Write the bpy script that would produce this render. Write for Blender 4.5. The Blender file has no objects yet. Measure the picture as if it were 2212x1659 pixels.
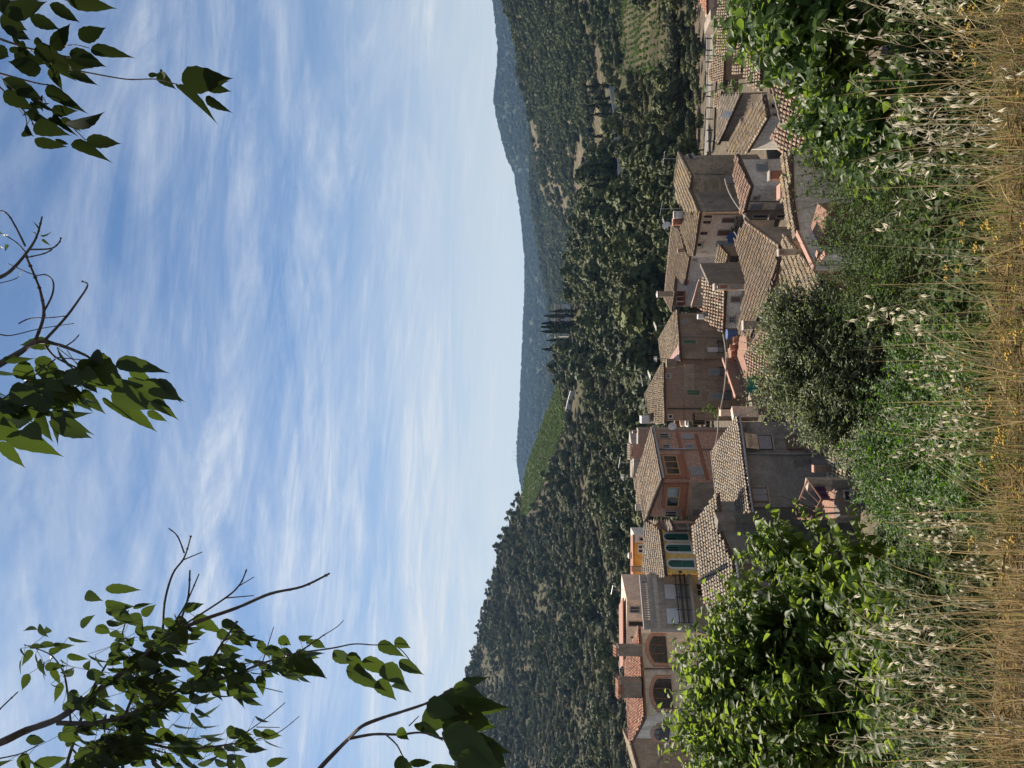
import bpy, math, random
import numpy as np
from mathutils import Vector, Matrix, noise as mnoise
rng = random.Random(11)
nrg = np.random.default_rng(5)
S = bpy.context.scene
COL = S.collection
# ---- photograph geometry: portrait pixel (u right, v down) on a 1659 x 2212 frame, eye at the origin, +Y ahead
FOC, CU, CV, TH = 1670.0, 829.5, 1106.0, math.radians(3.2)
CT, ST = math.cos(TH), math.sin(TH)
def ray(u, v):
    a, b = (u - CU) / FOC, (v - CV) / FOC
    return Vector((a, CT + b * ST, ST - b * CT))
def P(u, v, Y):
    d = ray(u, v); return d * (Y / d.y)
def Pz(u, v, z):
    d = ray(u, v); return d * (z / d.z)
def hit(u, v, p0, n):
    d = ray(u, v); return d * (p0.dot(n) / d.dot(n))
def sm(a, b, t):
    t = min(1, max(0, (t - a) / (b - a))); return t * t * (3 - 2 * t)
def interp(x, xs, ys):
    return float(np.interp(x, xs, ys))

def tag(o, label=None, cat=None, group=None, kind=None):
    if label: o['label'] = label
    if cat: o['category'] = cat
    if group: o['group'] = group
    if kind: o['kind'] = kind
    return o
def empty(name, loc, label=None, cat=None, group=None):
    o = bpy.data.objects.new(name, None); COL.objects.link(o)
    o.location = loc; o.empty_display_size = 0.3
    return tag(o, label, cat, group)

class MB:
    """collects pieces of ONE mesh"""
    def __init__(s): s.v = []; s.f = []; s.uv = []; s.c = []; s.m = []
    def add(s, verts, faces, uvs=None, col=(1, 1, 1), mi=0):
        k = len(s.v); s.v += [Vector(p) for p in verts]
        for i, f in enumerate(faces):
            s.f.append([k + j for j in f]); s.uv.append(uvs[i] if uvs else [(0, 0)] * len(f)); s.c.append(col); s.m.append(mi)
        return s
    def poly(s, pts, uv=None, col=(1, 1, 1), mi=0):
        return s.add(pts, [list(range(len(pts)))], [uv] if uv else None, col, mi)
    def box(s, c, ax, ay, az, col=(1, 1, 1), mi=0):
        """centre and three half-axis vectors"""
        c, ax, ay, az = Vector(c), Vector(ax), Vector(ay), Vector(az)
        vs = [c + ax * i + ay * j + az * k for k in (-1, 1) for j in (-1, 1) for i in (-1, 1)]
        return s.add(vs, [(0, 2, 3, 1), (4, 5, 7, 6), (0, 1, 5, 4), (2, 6, 7, 3), (0, 4, 6, 2), (1, 3, 7, 5)], None, col, mi)
    def tube(s, pts, r0, r1=None, n=5, col=(1, 1, 1), cap=True, mi=0):
        r1 = r0 if r1 is None else r1
        pts = [Vector(p) for p in pts]; k = len(s.v); m = len(pts)
        ref = Vector((0.31, 0.2, 0.93))
        for i, p in enumerate(pts):
            t = (pts[min(i + 1, m - 1)] - pts[max(i - 1, 0)])
            t = t.normalized() if t.length > 1e-9 else Vector((0, 0, 1))
            a = t.cross(ref)
            if a.length < 1e-3: a = t.cross(Vector((1, 0, 0)))
            a.normalize(); b = t.cross(a); r = r0 + (r1 - r0) * i / max(1, m - 1)
            for j in range(n):
                an = 2 * math.pi * j / n
                s.v.append(p + a * (math.cos(an) * r) + b * (math.sin(an) * r))
        for i in range(m - 1):
            for j in range(n):
                s.f.append([k + i * n + j, k + i * n + (j + 1) % n, k + (i + 1) * n + (j + 1) % n, k + (i + 1) * n + j])
                s.uv.append([(0, 0)] * 4); s.c.append(col); s.m.append(mi)
        if cap:
            for q in (list(range(k + n - 1, k - 1, -1)), list(range(k + (m - 1) * n, k + m * n))):
                s.f.append(q); s.uv.append([(0, 0)] * n); s.c.append(col); s.m.append(mi)
        return s
    def build(s, name, mats, parent=None, loc=None, smooth=False, world=True):
        off = Vector((0, 0, 0))
        if parent is not None and world:
            off = Vector(parent.location)
            if parent.parent is not None: off = off + Vector(parent.parent.location)
        elif loc is not None: off = Vector(loc)
        me = bpy.data.meshes.new(name)
        me.from_pydata([tuple(p - off) for p in s.v], [], s.f)
        if s.f:
            ul = me.uv_layers.new(name='UVMap')
            ul.data.foreach_set('uv', np.array([c for f in s.uv for q in f for c in q], dtype=np.float32))
            at = me.attributes.new('Col', 'FLOAT_COLOR', 'FACE')
            at.data.foreach_set('color', np.array([(c[0], c[1], c[2], 1) for c in s.c], dtype=np.float32).ravel())
        for m in (mats if isinstance(mats, (list, tuple)) else [mats]): me.materials.append(m)
        if any(s.m): me.polygons.foreach_set('material_index', np.array(s.m, dtype=np.int32))
        if smooth: me.polygons.foreach_set('use_smooth', np.ones(len(s.f), dtype=bool))
        me.update()
        o = bpy.data.objects.new(name, me); COL.objects.link(o)
        if parent is not None: o.parent = parent
        elif loc is not None: o.location = loc
        return o

def fast_mesh(name, V, F, mat, col=None, parent=None, loc=None, smooth=False, link=True):
    """V (n,3), F (m,3|4) arrays -> object; col (m,3) per face"""
    V = np.asarray(V, dtype=np.float32); F = np.asarray(F, dtype=np.int32)
    off = np.zeros(3, dtype=np.float32)
    if parent is not None: off = np.array(parent.location, dtype=np.float32)
    elif loc is not None: off = np.array(loc, dtype=np.float32)
    me = bpy.data.meshes.new(name); n = F.shape[1]
    me.vertices.add(len(V)); me.vertices.foreach_set('co', (V - off).ravel())
    me.loops.add(F.size); me.loops.foreach_set('vertex_index', F.ravel())
    me.polygons.add(len(F)); me.polygons.foreach_set('loop_start', np.arange(0, F.size, n, dtype=np.int32))
    me.update(calc_edges=True)
    if col is not None:
        at = me.attributes.new('Col', 'FLOAT_COLOR', 'FACE')
        c = np.ones((len(F), 4), dtype=np.float32); c[:, :3] = col
        at.data.foreach_set('color', c.ravel())
    if smooth: me.polygons.foreach_set('use_smooth', np.ones(len(F), dtype=bool))
    me.materials.append(mat)
    o = bpy.data.objects.new(name, me)
    if link: COL.objects.link(o)
    if parent is not None: o.parent = parent
    elif loc is not None: o.location = loc
    return o

# ---------------- leaves
def leaf_template(kind):
    """unit leaf along +X (0..1), width 1 (+-0.5) along Y, normal +Z -> verts, tris"""
    if kind == 'serrate':
        ts = [0, .04, .1, .17, .25, .34, .44, .54, .64, .73, .81, .88, .94, 1.0]
        ws = [0, .22, .37, .45, .49, .47, .44, .38, .30, .205, .12, .055, .022, 0]
        ws = [w * (1 + (.07 if i % 2 else -.03)) for i, w in enumerate(ws)]
        fold, curl = .10, .15
    elif kind == 'broad':
        ts = [0, .12, .35, .62, .85, 1]; ws = [0, .36, .5, .36, .13, 0]; fold, curl = .2, .14
    else:
        ts = [0, .4, 1]; ws = [0, .5, 0]; fold, curl = .15, .12
    v = []; f = []
    for t, w in zip(ts, ws):
        z = -curl * t * t
        v += [(t, -w, z + fold * w), (t, 0, z), (t, w, z + fold * w)]
    for i in range(len(ts) - 1):
        a, b = 3 * i, 3 * i + 3
        f += [(a, a + 1, b + 1), (a, b + 1, b), (a + 1, a + 2, b + 2), (a + 1, b + 2, b + 1)]
    f = [t for t in f if len({v[i] for i in t}) == 3]
    return np.array(v, dtype=np.float64), np.array(f, dtype=np.int32)
LT = {k: leaf_template(k) for k in ('serrate', 'broad', 'small')}
def leaves(pos, dirs, nrm, length, width, kind, shade=None):
    """arrays -> V, F, per-face shade"""
    tv, tf = LT[kind]; n = len(pos)
    X = dirs / np.linalg.norm(dirs, axis=1, keepdims=True)
    Y = np.cross(nrm, X); Y /= (np.linalg.norm(Y, axis=1, keepdims=True) + 1e-9)
    Z = np.cross(X, Y)
    L = np.asarray(length).reshape(-1, 1, 1) * np.ones((n, 1, 1)); W = np.asarray(width).reshape(-1, 1, 1) * np.ones((n, 1, 1))
    V = pos[:, None, :] + X[:, None, :] * tv[None, :, 0:1] * L + Y[:, None, :] * tv[None, :, 1:2] * W + Z[:, None, :] * tv[None, :, 2:3] * L
    F = tf[None] + (np.arange(n) * len(tv))[:, None, None]
    sh = nrg.random(n) if shade is None else np.asarray(shade)
    c = np.repeat(sh, len(tf))
    return V.reshape(-1, 3), F.reshape(-1, 3), np.stack([c, c, c], 1)
def cat_meshes(lst):
    V, F, C, k = [], [], [], 0
    for v, f, c in lst:
        V.append(v); F.append(f + k); C.append(c); k += len(v)
    return np.concatenate(V), np.concatenate(F), np.concatenate(C)

# ---------------- materials
def new_mat(name):
    m = bpy.data.materials.new(name); m.use_nodes = True
    nt = m.node_tree; b = nt.nodes['Principled BSDF']
    return m, nt, b
def rgba(c): return (c[0], c[1], c[2], 1)
def ramp(nt, stops, fac):
    r = nt.nodes.new('ShaderNodeValToRGB'); e = r.color_ramp.elements
    e[0].position, e[0].color = stops[0][0], rgba(stops[0][1])
    e[1].position, e[1].color = stops[-1][0], rgba(stops[-1][1])
    for p, c in stops[1:-1]:
        q = e.new(p); q.color = rgba(c)
    nt.links.new(fac, r.inputs[0]); return r.outputs[0]
def noise_node(nt, vec, scale, detail=5, rough=.6, stretch=(1, 1, 1), dist=0):
    mp = nt.nodes.new('ShaderNodeMapping'); mp.inputs['Scale'].default_value = stretch
    nt.links.new(vec, mp.inputs[0])
    n = nt.nodes.new('ShaderNodeTexNoise'); n.inputs['Scale'].default_value = scale
    n.inputs['Detail'].default_value = detail; n.inputs['Roughness'].default_value = rough; n.inputs['Distortion'].default_value = dist
    nt.links.new(mp.outputs[0], n.inputs['Vector']); return n.outputs[0]
def mixc(nt, a, b, fac, mode='MIX'):
    x = nt.nodes.new('ShaderNodeMix'); x.data_type = 'RGBA'; x.blend_type = mode
    for s, val in ((0, fac), (6, a), (7, b)):
        if hasattr(val, 'links') or hasattr(val, 'is_linked'): nt.links.new(val, x.inputs[s])
        elif s == 0: x.inputs[0].default_value = val
        else: x.inputs[s].default_value = rgba(val)
    return x.outputs[2]
def bump(nt, b, h, strength=.3, dist=.02):
    n = nt.nodes.new('ShaderNodeBump'); n.inputs['Strength'].default_value = strength; n.inputs['Distance'].default_value = dist
    nt.links.new(h, n.inputs['Height']); nt.links.new(n.outputs[0], b.inputs['Normal'])
def mat_plain(name, c, rough=.8, var=.25, scale=6, metal=0):
    m, nt, b = new_mat(name)
    tc = nt.nodes.new('ShaderNodeTexCoord').outputs['Object']
    n = noise_node(nt, tc, scale)
    d = [x * (1 - var) for x in c]; l = [min(1, x * (1 + var)) for x in c]
    nt.links.new(ramp(nt, [(.3, d), (.7, l)], n), b.inputs['Base Color'])
    b.inputs['Roughness'].default_value = rough; b.inputs['Metallic'].default_value = metal
    return m
def mat_plaster(name, c, dark, light=None, patch=.35, rough=.92):
    """old render: blotches, vertical streaks, fallen patches"""
    m, nt, b = new_mat(name); light = light or [min(1, x * 1.25) for x in c]
    tc = nt.nodes.new('ShaderNodeTexCoord').outputs['Object']
    n1 = noise_node(nt, tc, .7, 8, .7, dist=.8); n2 = noise_node(nt, tc, 1.6, 5, .6, (1.6, 1.6, .22)); n3 = noise_node(nt, tc, 7, 4, .6)
    base = ramp(nt, [(.3, [x * .66 for x in c]), (.5, c), (.7, light)], n1)
    st = ramp(nt, [(.5, (0, 0, 0)), (.72, (1, 1, 1))], n2)
    c2 = mixc(nt, base, dark, st)
    f = nt.nodes.new('ShaderNodeMath'); f.operation = 'MULTIPLY'; f.inputs[1].default_value = patch; nt.links.new(st, f.inputs[0])
    nt.links.new(f.outputs[0], c2.node.inputs[0])
    c3 = mixc(nt, c2, ramp(nt, [(.3, (.66, .66, .66)), (.7, (1.2, 1.2, 1.2))], n3), .8, 'MULTIPLY')
    if patch >= .4:                           # places where the render has come off and the rubble shows
        n5 = noise_node(nt, tc, .42, 7, .62, (1, 1, .8), .5); vo = nt.nodes.new('ShaderNodeTexVoronoi'); vo.inputs['Scale'].default_value = 3.6; nt.links.new(tc, vo.inputs['Vector'])
        rub = ramp(nt, [(0, [x * .5 for x in dark]), (.5, [x * 1.15 for x in dark]), (1, [x * .95 for x in c])], vo.outputs['Color'])
        c3 = mixc(nt, c3, rub, ramp(nt, [(.60, (0, 0, 0)), (.635, (.85, .85, .85))], n5))
    nt.links.new(c3, b.inputs['Base Color']); b.inputs['Roughness'].default_value = rough
    bump(nt, b, n3, .35, .03)
    return m
def mat_brick(name, c1, c2, mortar, w=.26, h=.075, wear=.5, wearcol=(.2, .17, .14)):
    m, nt, b = new_mat(name); uv = nt.nodes.new('ShaderNodeUVMap').outputs[0]
    br = nt.nodes.new('ShaderNodeTexBrick'); br.inputs['Scale'].default_value = 1
    br.inputs['Color1'].default_value = rgba(c1); br.inputs['Color2'].default_value = rgba(c2); br.inputs['Mortar'].default_value = rgba(mortar)
    br.inputs['Brick Width'].default_value = w; br.inputs['Row Height'].default_value = h; br.inputs['Mortar Size'].default_value = .012
    nt.links.new(uv, br.inputs['Vector'])
    tc = nt.nodes.new('ShaderNodeTexCoord').outputs['Object']
    n = noise_node(nt, tc, .7, 6, .65, dist=.5); n2 = noise_node(nt, tc, 5, 4)
    f = ramp(nt, [(.62 - .3 * wear, (0, 0, 0)), (.78 - .2 * wear, (1, 1, 1))], n)
    c = mixc(nt, br.outputs[0], wearcol, f)
    c = mixc(nt, c, ramp(nt, [(.3, (.65, .65, .65)), (.7, (1.2, 1.2, 1.2))], n2), .7, 'MULTIPLY')
    nt.links.new(c, b.inputs['Base Color']); b.inputs['Roughness'].default_value = .9
    bump(nt, b, br.outputs['Fac'], -.3, .02)
    return m
def mat_attr(name, rough=.85, nscale=9, amt=.5):
    """colour from the face attribute Col, mottled"""
    m, nt, b = new_mat(name)
    a = nt.nodes.new('ShaderNodeAttribute'); a.attribute_name = 'Col'
    tc = nt.nodes.new('ShaderNodeTexCoord').outputs['Object']
    n = noise_node(nt, tc, nscale, 5, .7)
    c = mixc(nt, a.outputs['Color'], ramp(nt, [(.3, (.55, .55, .55)), (.7, (1.3, 1.3, 1.3))], n), amt, 'MULTIPLY')
    nt.links.new(c, b.inputs['Base Color']); b.inputs['Roughness'].default_value = rough
    return m
def mat_leaf(name, ca, cb, tr, trans=.4, rough=.45, spec=.4, pervar=.0, soft=0, mid=.45):
    """leaf colour runs ca..cb with the face attribute; tr = light passed through"""
    m, nt, b = new_mat(name)
    a = nt.nodes.new('ShaderNodeAttribute'); a.attribute_name = 'Col'
    fac = a.outputs['Fac']
    c = ramp(nt, [(0, ca), (1, cb)], fac)
    if pervar:
        oi = nt.nodes.new('ShaderNodeObjectInfo')
        lo, hi = 1 - pervar, 1 + pervar
        c = mixc(nt, c, ramp(nt, [(0, (lo, lo, lo * 1.1)), (.5, (1, 1, .95)), (1, (hi * 1.08, hi, hi * .75))], oi.outputs['Random']), 1, 'MULTIPLY')
    nt.links.new(c, b.inputs['Base Color']); b.inputs['Roughness'].default_value = rough
    b.inputs['Specular IOR Level'].default_value = spec
    if soft:                                  # distant crown: leaf clumps share the roundness of the crown they form
        tc = nt.nodes.new('ShaderNodeTexCoord').outputs['Object']
        def vm(op, p, q=None):
            n = nt.nodes.new('ShaderNodeVectorMath'); n.operation = op
            for i, z in enumerate((p, q)):
                if z is None: continue
                if isinstance(z, tuple): n.inputs[i].default_value = z
                else: nt.links.new(z, n.inputs[i])
            return n
        d = vm('NORMALIZE', vm('SUBTRACT', tc, (0, 0, mid)).outputs[0])
        vt = nt.nodes.new('ShaderNodeVectorTransform'); vt.vector_type = 'NORMAL'; vt.convert_from = 'OBJECT'; vt.convert_to = 'WORLD'; nt.links.new(d.outputs[0], vt.inputs[0])
        ge = nt.nodes.new('ShaderNodeNewGeometry'); sc = vm('SCALE', vt.outputs[0]); sc.inputs['Scale'].default_value = soft
        sg = vm('SCALE', ge.outputs['Normal']); sg.inputs['Scale'].default_value = 1 - soft
        nn = vm('NORMALIZE', vm('ADD', sc.outputs[0], sg.outputs[0]).outputs[0]); nt.links.new(nn.outputs[0], b.inputs['Normal'])
    t = nt.nodes.new('ShaderNodeBsdfTranslucent')
    nt.links.new(mixc(nt, c, tr, .75), t.inputs[0])
    x = nt.nodes.new('ShaderNodeMixShader'); x.inputs[0].default_value = trans
    nt.links.new(b.outputs[0], x.inputs[1]); nt.links.new(t.outputs[0], x.inputs[2])
    nt.links.new(x.outputs[0], nt.nodes['Material Output'].inputs[0])
    return m
HAZE = .000062; EXPO = .8; SKYS = .055; CLOUD = 8.8; HZN = 7.5
DEBUG = False
# ================= ground, hills =================
def zground(x, y):
    z = interp(y, [-30, 0, 2.6, 2.9, 4, 6, 9, 14, 30, 46, 60, 100, 125, 150], [-1.1, -1.42, -1.5, -1.66, -2.5, -4.2, -6.0, -8.6, -14, -16.6, -18.2, -22, -24.5, -26])
    if y > 2.8: z += .25 * min(1, (y - 2.8)) * (mnoise.noise((x * .35, y * .35, 0)))
    if y > 2.2: z += .07 * mnoise.noise((x * 1.1, y * .9, 4)) + .05 * mnoise.noise((x * 2.7, y * 1.5, 8))
    z += .03 * mnoise.noise((x * 1.7, y * 1.7, 0))
    return z
def mat_ground():
    m, nt, b = new_mat('soil_and_dry_litter')
    tc = nt.nodes.new('ShaderNodeTexCoord').outputs['Object']
    n = noise_node(nt, tc, .9, 8, .7); n2 = noise_node(nt, tc, 18, 5, .7)
    c = ramp(nt, [(.3, (.045, .036, .022)), (.5, (.10, .076, .046)), (.7, (.17, .13, .08))], n)
    c = mixc(nt, c, ramp(nt, [(.3, (.4, .4, .4)), (.7, (1.35, 1.3, 1.2))], n2), .8, 'MULTIPLY')
    nt.links.new(c, b.inputs['Base Color']); b.inputs['Roughness'].default_value = .95
    bump(nt, b, n2, .8, .03); return m
ys = list(np.concatenate([np.linspace(-25, 0, 8), np.linspace(.4, 8, 40), np.geomspace(8.5, 152, 60)]))
NX = 90
V = []; F = []
for y in ys:
    hw = 14 + abs(y) * .75
    for i in range(NX):
        x = -hw + 2 * hw * i / (NX - 1); V.append((x, y, zground(x, y)))
for j in range(len(ys) - 1):
    for i in range(NX - 1):
        a = j * NX + i; F.append((a, a + 1, a + NX + 1, a + NX))
g = fast_mesh('ground', V, F, mat_ground(), smooth=True); g['kind'] = 'structure'

def mat_hill(name, soil, green, scale, cover, terrace=0):
    m, nt, b = new_mat(name)
    tc = nt.nodes.new('ShaderNodeTexCoord').outputs['Object']
    n = noise_node(nt, tc, scale, 8, .65); n2 = noise_node(nt, tc, scale * 9, 5, .7)
    f = ramp(nt, [(cover - .06, (1, 1, 1)), (cover + .06, (0, 0, 0))], n)
    c = mixc(nt, soil, green, f)
    n3 = noise_node(nt, tc, max(.35, scale * 30), 6, .75); n4 = noise_node(nt, tc, .12, 4, .6, (.25, .25, 3.2), .4)
    c = mixc(nt, c, ramp(nt, [(.3, (.6, .6, .6)), (.7, (1.35, 1.3, 1.25))], n2), .9, 'MULTIPLY')
    c = mixc(nt, c, ramp(nt, [(.36, (.45, .47, .42)), (.6, (1.2, 1.18, 1.12))], n3), .8, 'MULTIPLY')
    c = mixc(nt, c, ramp(nt, [(.4, (.62, .63, .56)), (.58, (1.15, 1.13, 1.1))], n4), .55, 'MULTIPLY')
    nt.links.new(c, b.inputs['Base Color']); b.inputs['Roughness'].default_value = 1
    b.inputs['Specular IOR Level'].default_value = .1
    return m

class Hill:
    """heightfield in polar form: per azimuth, elevation runs from the foot (r0) to the crest (rs), then falls away behind"""
    def __init__(s, u0, u1, nu, r0, v0, us, vs, rs, bow=.5, rough=0, seed=0, nt=26):
        s.u0, s.u1, s.us, s.vs, s.rs, s.r0, s.v0, s.bow, s.rough, s.seed = u0, u1, us, vs, rs, r0, v0, bow, rough, seed
        s.nu, s.nt = nu, nt
    def at(s, u, t):
        r0 = interp(u, s.us, s.r0) if hasattr(s.r0, '__len__') else s.r0
        v0 = interp(u, s.us, s.v0) if hasattr(s.v0, '__len__') else s.v0
        rs, v1 = interp(u, s.us, s.rs), interp(u, s.us, s.vs)
        if t <= 1:
            r = r0 + (rs - r0) * t ** (1 + s.bow); v = v0 + (v1 - v0) * t
            p = P(u, v, r)
            if s.rough:
                k = s.rough * t ** .5 * (1 - t * t * .85)
                q = p / rs
                p.z += k * rs * (mnoise.noise((q.x * 9 + s.seed, q.y * 9, .3)) + .5 * mnoise.noise((q.x * 22 + s.seed, q.y * 22, .7)))
            return p
        p = P(u, v1, rs); e = (t - 1)
        q = P(u, v1, rs * (1 + e)); q.z = p.z - (rs * e) * .35
        return q
    def mesh(s, name, m):
        V = []; F = []; T = [i / s.nt for i in range(s.nt + 1)] + [1.06, 1.3, 2.0]
        for t in T:
            for i in range(s.nu + 1): V.append(tuple(s.at(s.u0 + (s.u1 - s.u0) * i / s.nu, t)))
        w = s.nu + 1
        for j in range(len(T) - 1):
            for i in range(s.nu): F.append((j * w + i, j * w + i + 1, (j + 1) * w + i + 1, (j + 1) * w + i))
        o = fast_mesh(name, V, F, m, smooth=True); o['kind'] = 'structure'; return o
# near hill: wooded left flank, vineyard shoulder, pine ridge, valley road on the right
HU = [-500, 0, 209, 359, 509, 599, 659, 759, 829, 889, 959, 1059, 1159, 1259, 1330, 1400, 1480, 1560, 1659, 2100]
HV = [900, 987, 1018, 1048, 1094, 1128, 1143, 1182, 1207, 1224, 1230, 1252, 1266, 1284, 1308, 1318, 1322, 1338, 1350, 1354]
HR = [800, 800, 760, 720, 620, 520, 480, 440, 410, 390, 370, 350, 330, 320, 310, 305, 300, 300, 300, 300]
near = Hill(-500, 2100, 200, 150, 1489, HU, HV, HR, .45, .010, 3, 36)
near.mesh('near_hillside', mat_hill('dry_scrub_slope', (.125, .105, .068), (.075, .074, .04), .035, .54))
# right-hand hill with bare slopes
RU = [850, 1000, 1136, 1190, 1250, 1312, 1386, 1443, 1485, 1535, 1597, 1659, 2100]
RV = [1285, 1268, 1246, 1200, 1166, 1157, 1146, 1136, 1124, 1117, 1107, 1088, 1000]
RR = [900, 900, 900, 950, 980, 940, 880, 820, 780, 740, 700, 680, 640]
rhill = Hill(850, 2100, 110, 330, 1372, RU, RV, RR, .5, .012, 9, 32)
rhill.mesh('right_hillside', mat_hill('bare_slope', (.165, .137, .1), (.085, .082, .045), .02, .5))
# middle forest slope and the far ridge
MU = [500, 620, 760, 859, 959, 1019, 1100, 1180, 1240, 1300, 1400, 1700, 2200]
MV = [1290, 1268, 1222, 1205, 1192, 1186, 1172, 1158, 1150, 1150, 1150, 1150, 1150]
MR = [1500] * 13
mid = Hill(500, 2200, 90, 700, 1300, MU, MV, MR, .3, .012, 21, 24)
mid.mesh('middle_hills', mat_hill('far_wood_floor', (.1, .095, .05), (.04, .052, .026), .012, .6))
FU = [-300, 300, 560, 619, 659, 699, 759, 859, 959, 1019, 1100, 1179, 1289, 1320, 1359, 1400, 1439, 1500, 1559, 1659, 2300]
FV = [1150, 1150, 1138, 1125, 1120, 1120, 1125, 1130, 1135, 1138, 1137, 1130, 1114, 1100, 1090, 1079, 1071, 1077, 1080, 1068, 1060]
FR = [3400] * 13 + [3000] * 8
far = Hill(-300, 2300, 220, 1500, 1262, FU, FV, FR, .3, .010, 33, 30)
far.mesh('far_ridge', mat_hill('blue_ridge_wood', (.085, .085, .05), (.04, .054, .03), .006, .58))
# valley floor joins the foot of the village to the hills and runs on under them
V = []; F = []
n = 60
for j, (y, z) in enumerate([(148, -26.4), (200, -30), (400, -60), (900, -90), (4200, -120)]):
    for i in range(n + 1):
        V.append(((i / n - .5) * (2.2 * y + 120), y, z))
for j in range(4):
    for i in range(n): F.append((j * (n + 1) + i, j * (n + 1) + i + 1, (j + 1) * (n + 1) + i + 1, (j + 1) * (n + 1) + i))
o = fast_mesh('valley_floor', V, F, mat_hill('valley_earth', (.15, .12, .08), (.055, .07, .03), .05, .5)); o['kind'] = 'structure'
# ================= building kit =================
M = {}
M['tile'] = mat_attr('weathered_clay_tile', .9, 14, .55)
M['under'] = mat_plain('roof_board', (.09, .06, .045), .95)
M['edge'] = mat_plain('mortar_edge', (.3, .24, .18), .95)
M['grey'] = mat_plaster('grey_cement_render', (0.239, 0.222, 0.190), (0.128, 0.118, 0.101), patch=.55)
M['lgrey'] = mat_plaster('pale_grey_render', (0.655, 0.604, 0.532), (0.365, 0.326, 0.275), (0.780, 0.758, 0.669), .5)
M['white'] = mat_plaster('white_render', (0.575, 0.552, 0.529), (0.380, 0.345, 0.322), (0.644, 0.632, 0.621), .25)
M['cream'] = mat_plaster('cream_render', (0.780, 0.609, 0.460), (0.467, 0.349, 0.248), (0.780, 0.734, 0.570), .4)
M['brown'] = mat_plaster('brown_old_render', (0.262, 0.207, 0.155), (0.130, 0.103, 0.078), (0.355, 0.293, 0.224), .5)
M['tan'] = mat_plaster('tan_old_render', (0.354, 0.286, 0.217), (0.197, 0.157, 0.120), (0.435, 0.367, 0.290), .45)
M['dark'] = mat_plaster('dark_old_render', (0.204, 0.166, 0.129), (0.105, 0.085, 0.067), (0.265, 0.225, 0.179), .5)
M['yellow'] = mat_plaster('ochre_yellow_paint', (0.734, 0.475, 0.143), (0.575, 0.356, 0.113), (0.740, 0.539, 0.181), .3)
M['ochre'] = mat_plaster('orange_ochre_paint', (0.740, 0.396, 0.075), (0.575, 0.301, 0.075), (0.740, 0.460, 0.106), .3)
M['pink'] = mat_plaster('pink_paint', (0.740, 0.539, 0.406), (0.608, 0.412, 0.301), (0.740, 0.618, 0.482), .3)
M['brick'] = mat_brick('red_brick', (.44, .225, .145), (.26, .125, .08), (.46, .39, .32), .34, .125, .1, (.30, .22, .17))
M['oldbrick'] = mat_brick('old_brick_and_render', (0.343, 0.210, 0.139), (0.255, 0.160, 0.108), (0.315, 0.259, 0.202), wear=.6, wearcol=(0.251, 0.211, 0.166))
M['stone'] = mat_brick('rubble_stone', (.34, .265, .18), (.19, .148, .1), (.15, .12, .085), .55, .24, .25, (.31, .245, .165))
M['band'] = mat_plain('terracotta_band', (.27, .105, .06), .85)
M['terra'] = mat_brick('terracotta_paving', (.33, .175, .115), (.26, .13, .085), (.19, .13, .1), .3, .3, .2, (.26, .165, .115))
M['coping'] = mat_plain('terracotta_coping', (.40, .225, .165), .85)
M['glass'] = mat_plain('dark_pane', (.012, .013, .015), .12, .3, 3)
M['glassb'] = mat_plain('pale_reflecting_pane', (.16, .19, .21), .2, .5, 1.5)
M['dim'] = mat_plain('dark_interior', (.018, .015, .013), .9)  # flat sheet: the shade inside an opening is put into its colour
M['wood'] = mat_plain('brown_wood', (.16, .075, .04), .7, .35, 14)
M['honey'] = mat_plain('honey_wood', (.34, .21, .085), .6, .25, 12)
M['green'] = mat_plain('green_paint', (.075, .14, .085), .6, .25, 8)
M['teal'] = mat_plain('teal_paint', (.03, .15, .115), .55, .2, 8)
M['bluegrey'] = mat_plain('blue_grey_paint', (.2, .24, .255), .65, .2, 8)
M['shutbrown'] = mat_plain('brown_slats', (.17, .12, .095), .75, .2, 8)
M['shutgrey'] = mat_plain('grey_slats', (.27, .26, .26), .7, .15, 6)
M['roller'] = mat_plain('white_roller', (.58, .58, .6), .6, .08, 4)
M['wframe'] = mat_plain('white_frame', (.6, .58, .55), .6, .1)
M['gframe'] = mat_plain('grey_stone_frame', (.31, .28, .25), .9, .2)
M['metal'] = mat_plain('zinc', (.36, .36, .36), .45, .2, 10, .6)
M['rust'] = mat_plain('rusty_iron', (.19, .085, .045), .8, .5, 20)
M['iron'] = mat_plain('dark_iron', (.03, .028, .026), .6)
M['timber'] = mat_plain('weathered_timber', (.055, .042, .033), .85, .4, 14)
M['concrete'] = mat_plaster('stained_concrete', (0.383, 0.332, 0.271), (0.176, 0.150, 0.120), patch=.6)
M['cable'] = mat_plain('pale_cable', (.36, .31, .25), .8)
OLD = [((.31, .24, .17), 5), ((.27, .205, .14), 5), ((.23, .172, .118), 3), ((.36, .285, .205), 3), ((.33, .21, .13), 2), ((.38, .27, .12), .5)]
GREY = [((.34, .285, .22), 5), ((.29, .24, .185), 4), ((.38, .325, .255), 3), ((.25, .205, .16), 2), ((.34, .23, .15), .7), ((.37, .27, .14), .3)]
RED = [((.48, .215, .135), 5), ((.42, .185, .115), 4), ((.54, .27, .18), 4), ((.36, .16, .105), 2), ((.5, .32, .22), 1)]
MIX = [((.40, .30, .2), 4), ((.31, .215, .15), 4), ((.2, .15, .12), 3), ((.47, .38, .28), 3), ((.40, .22, .14), 2)]
LICH = [((.32, .25, .17), 4), ((.26, .2, .135), 4), ((.37, .26, .12), 1.2), ((.22, .165, .115), 2.5), ((.37, .3, .21), 3)]
PINKR = [((.42, .27, .195), 5), ((.37, .23, .165), 4), ((.32, .2, .15), 3), ((.45, .32, .24), 3), ((.29, .2, .15), 2)]
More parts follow.
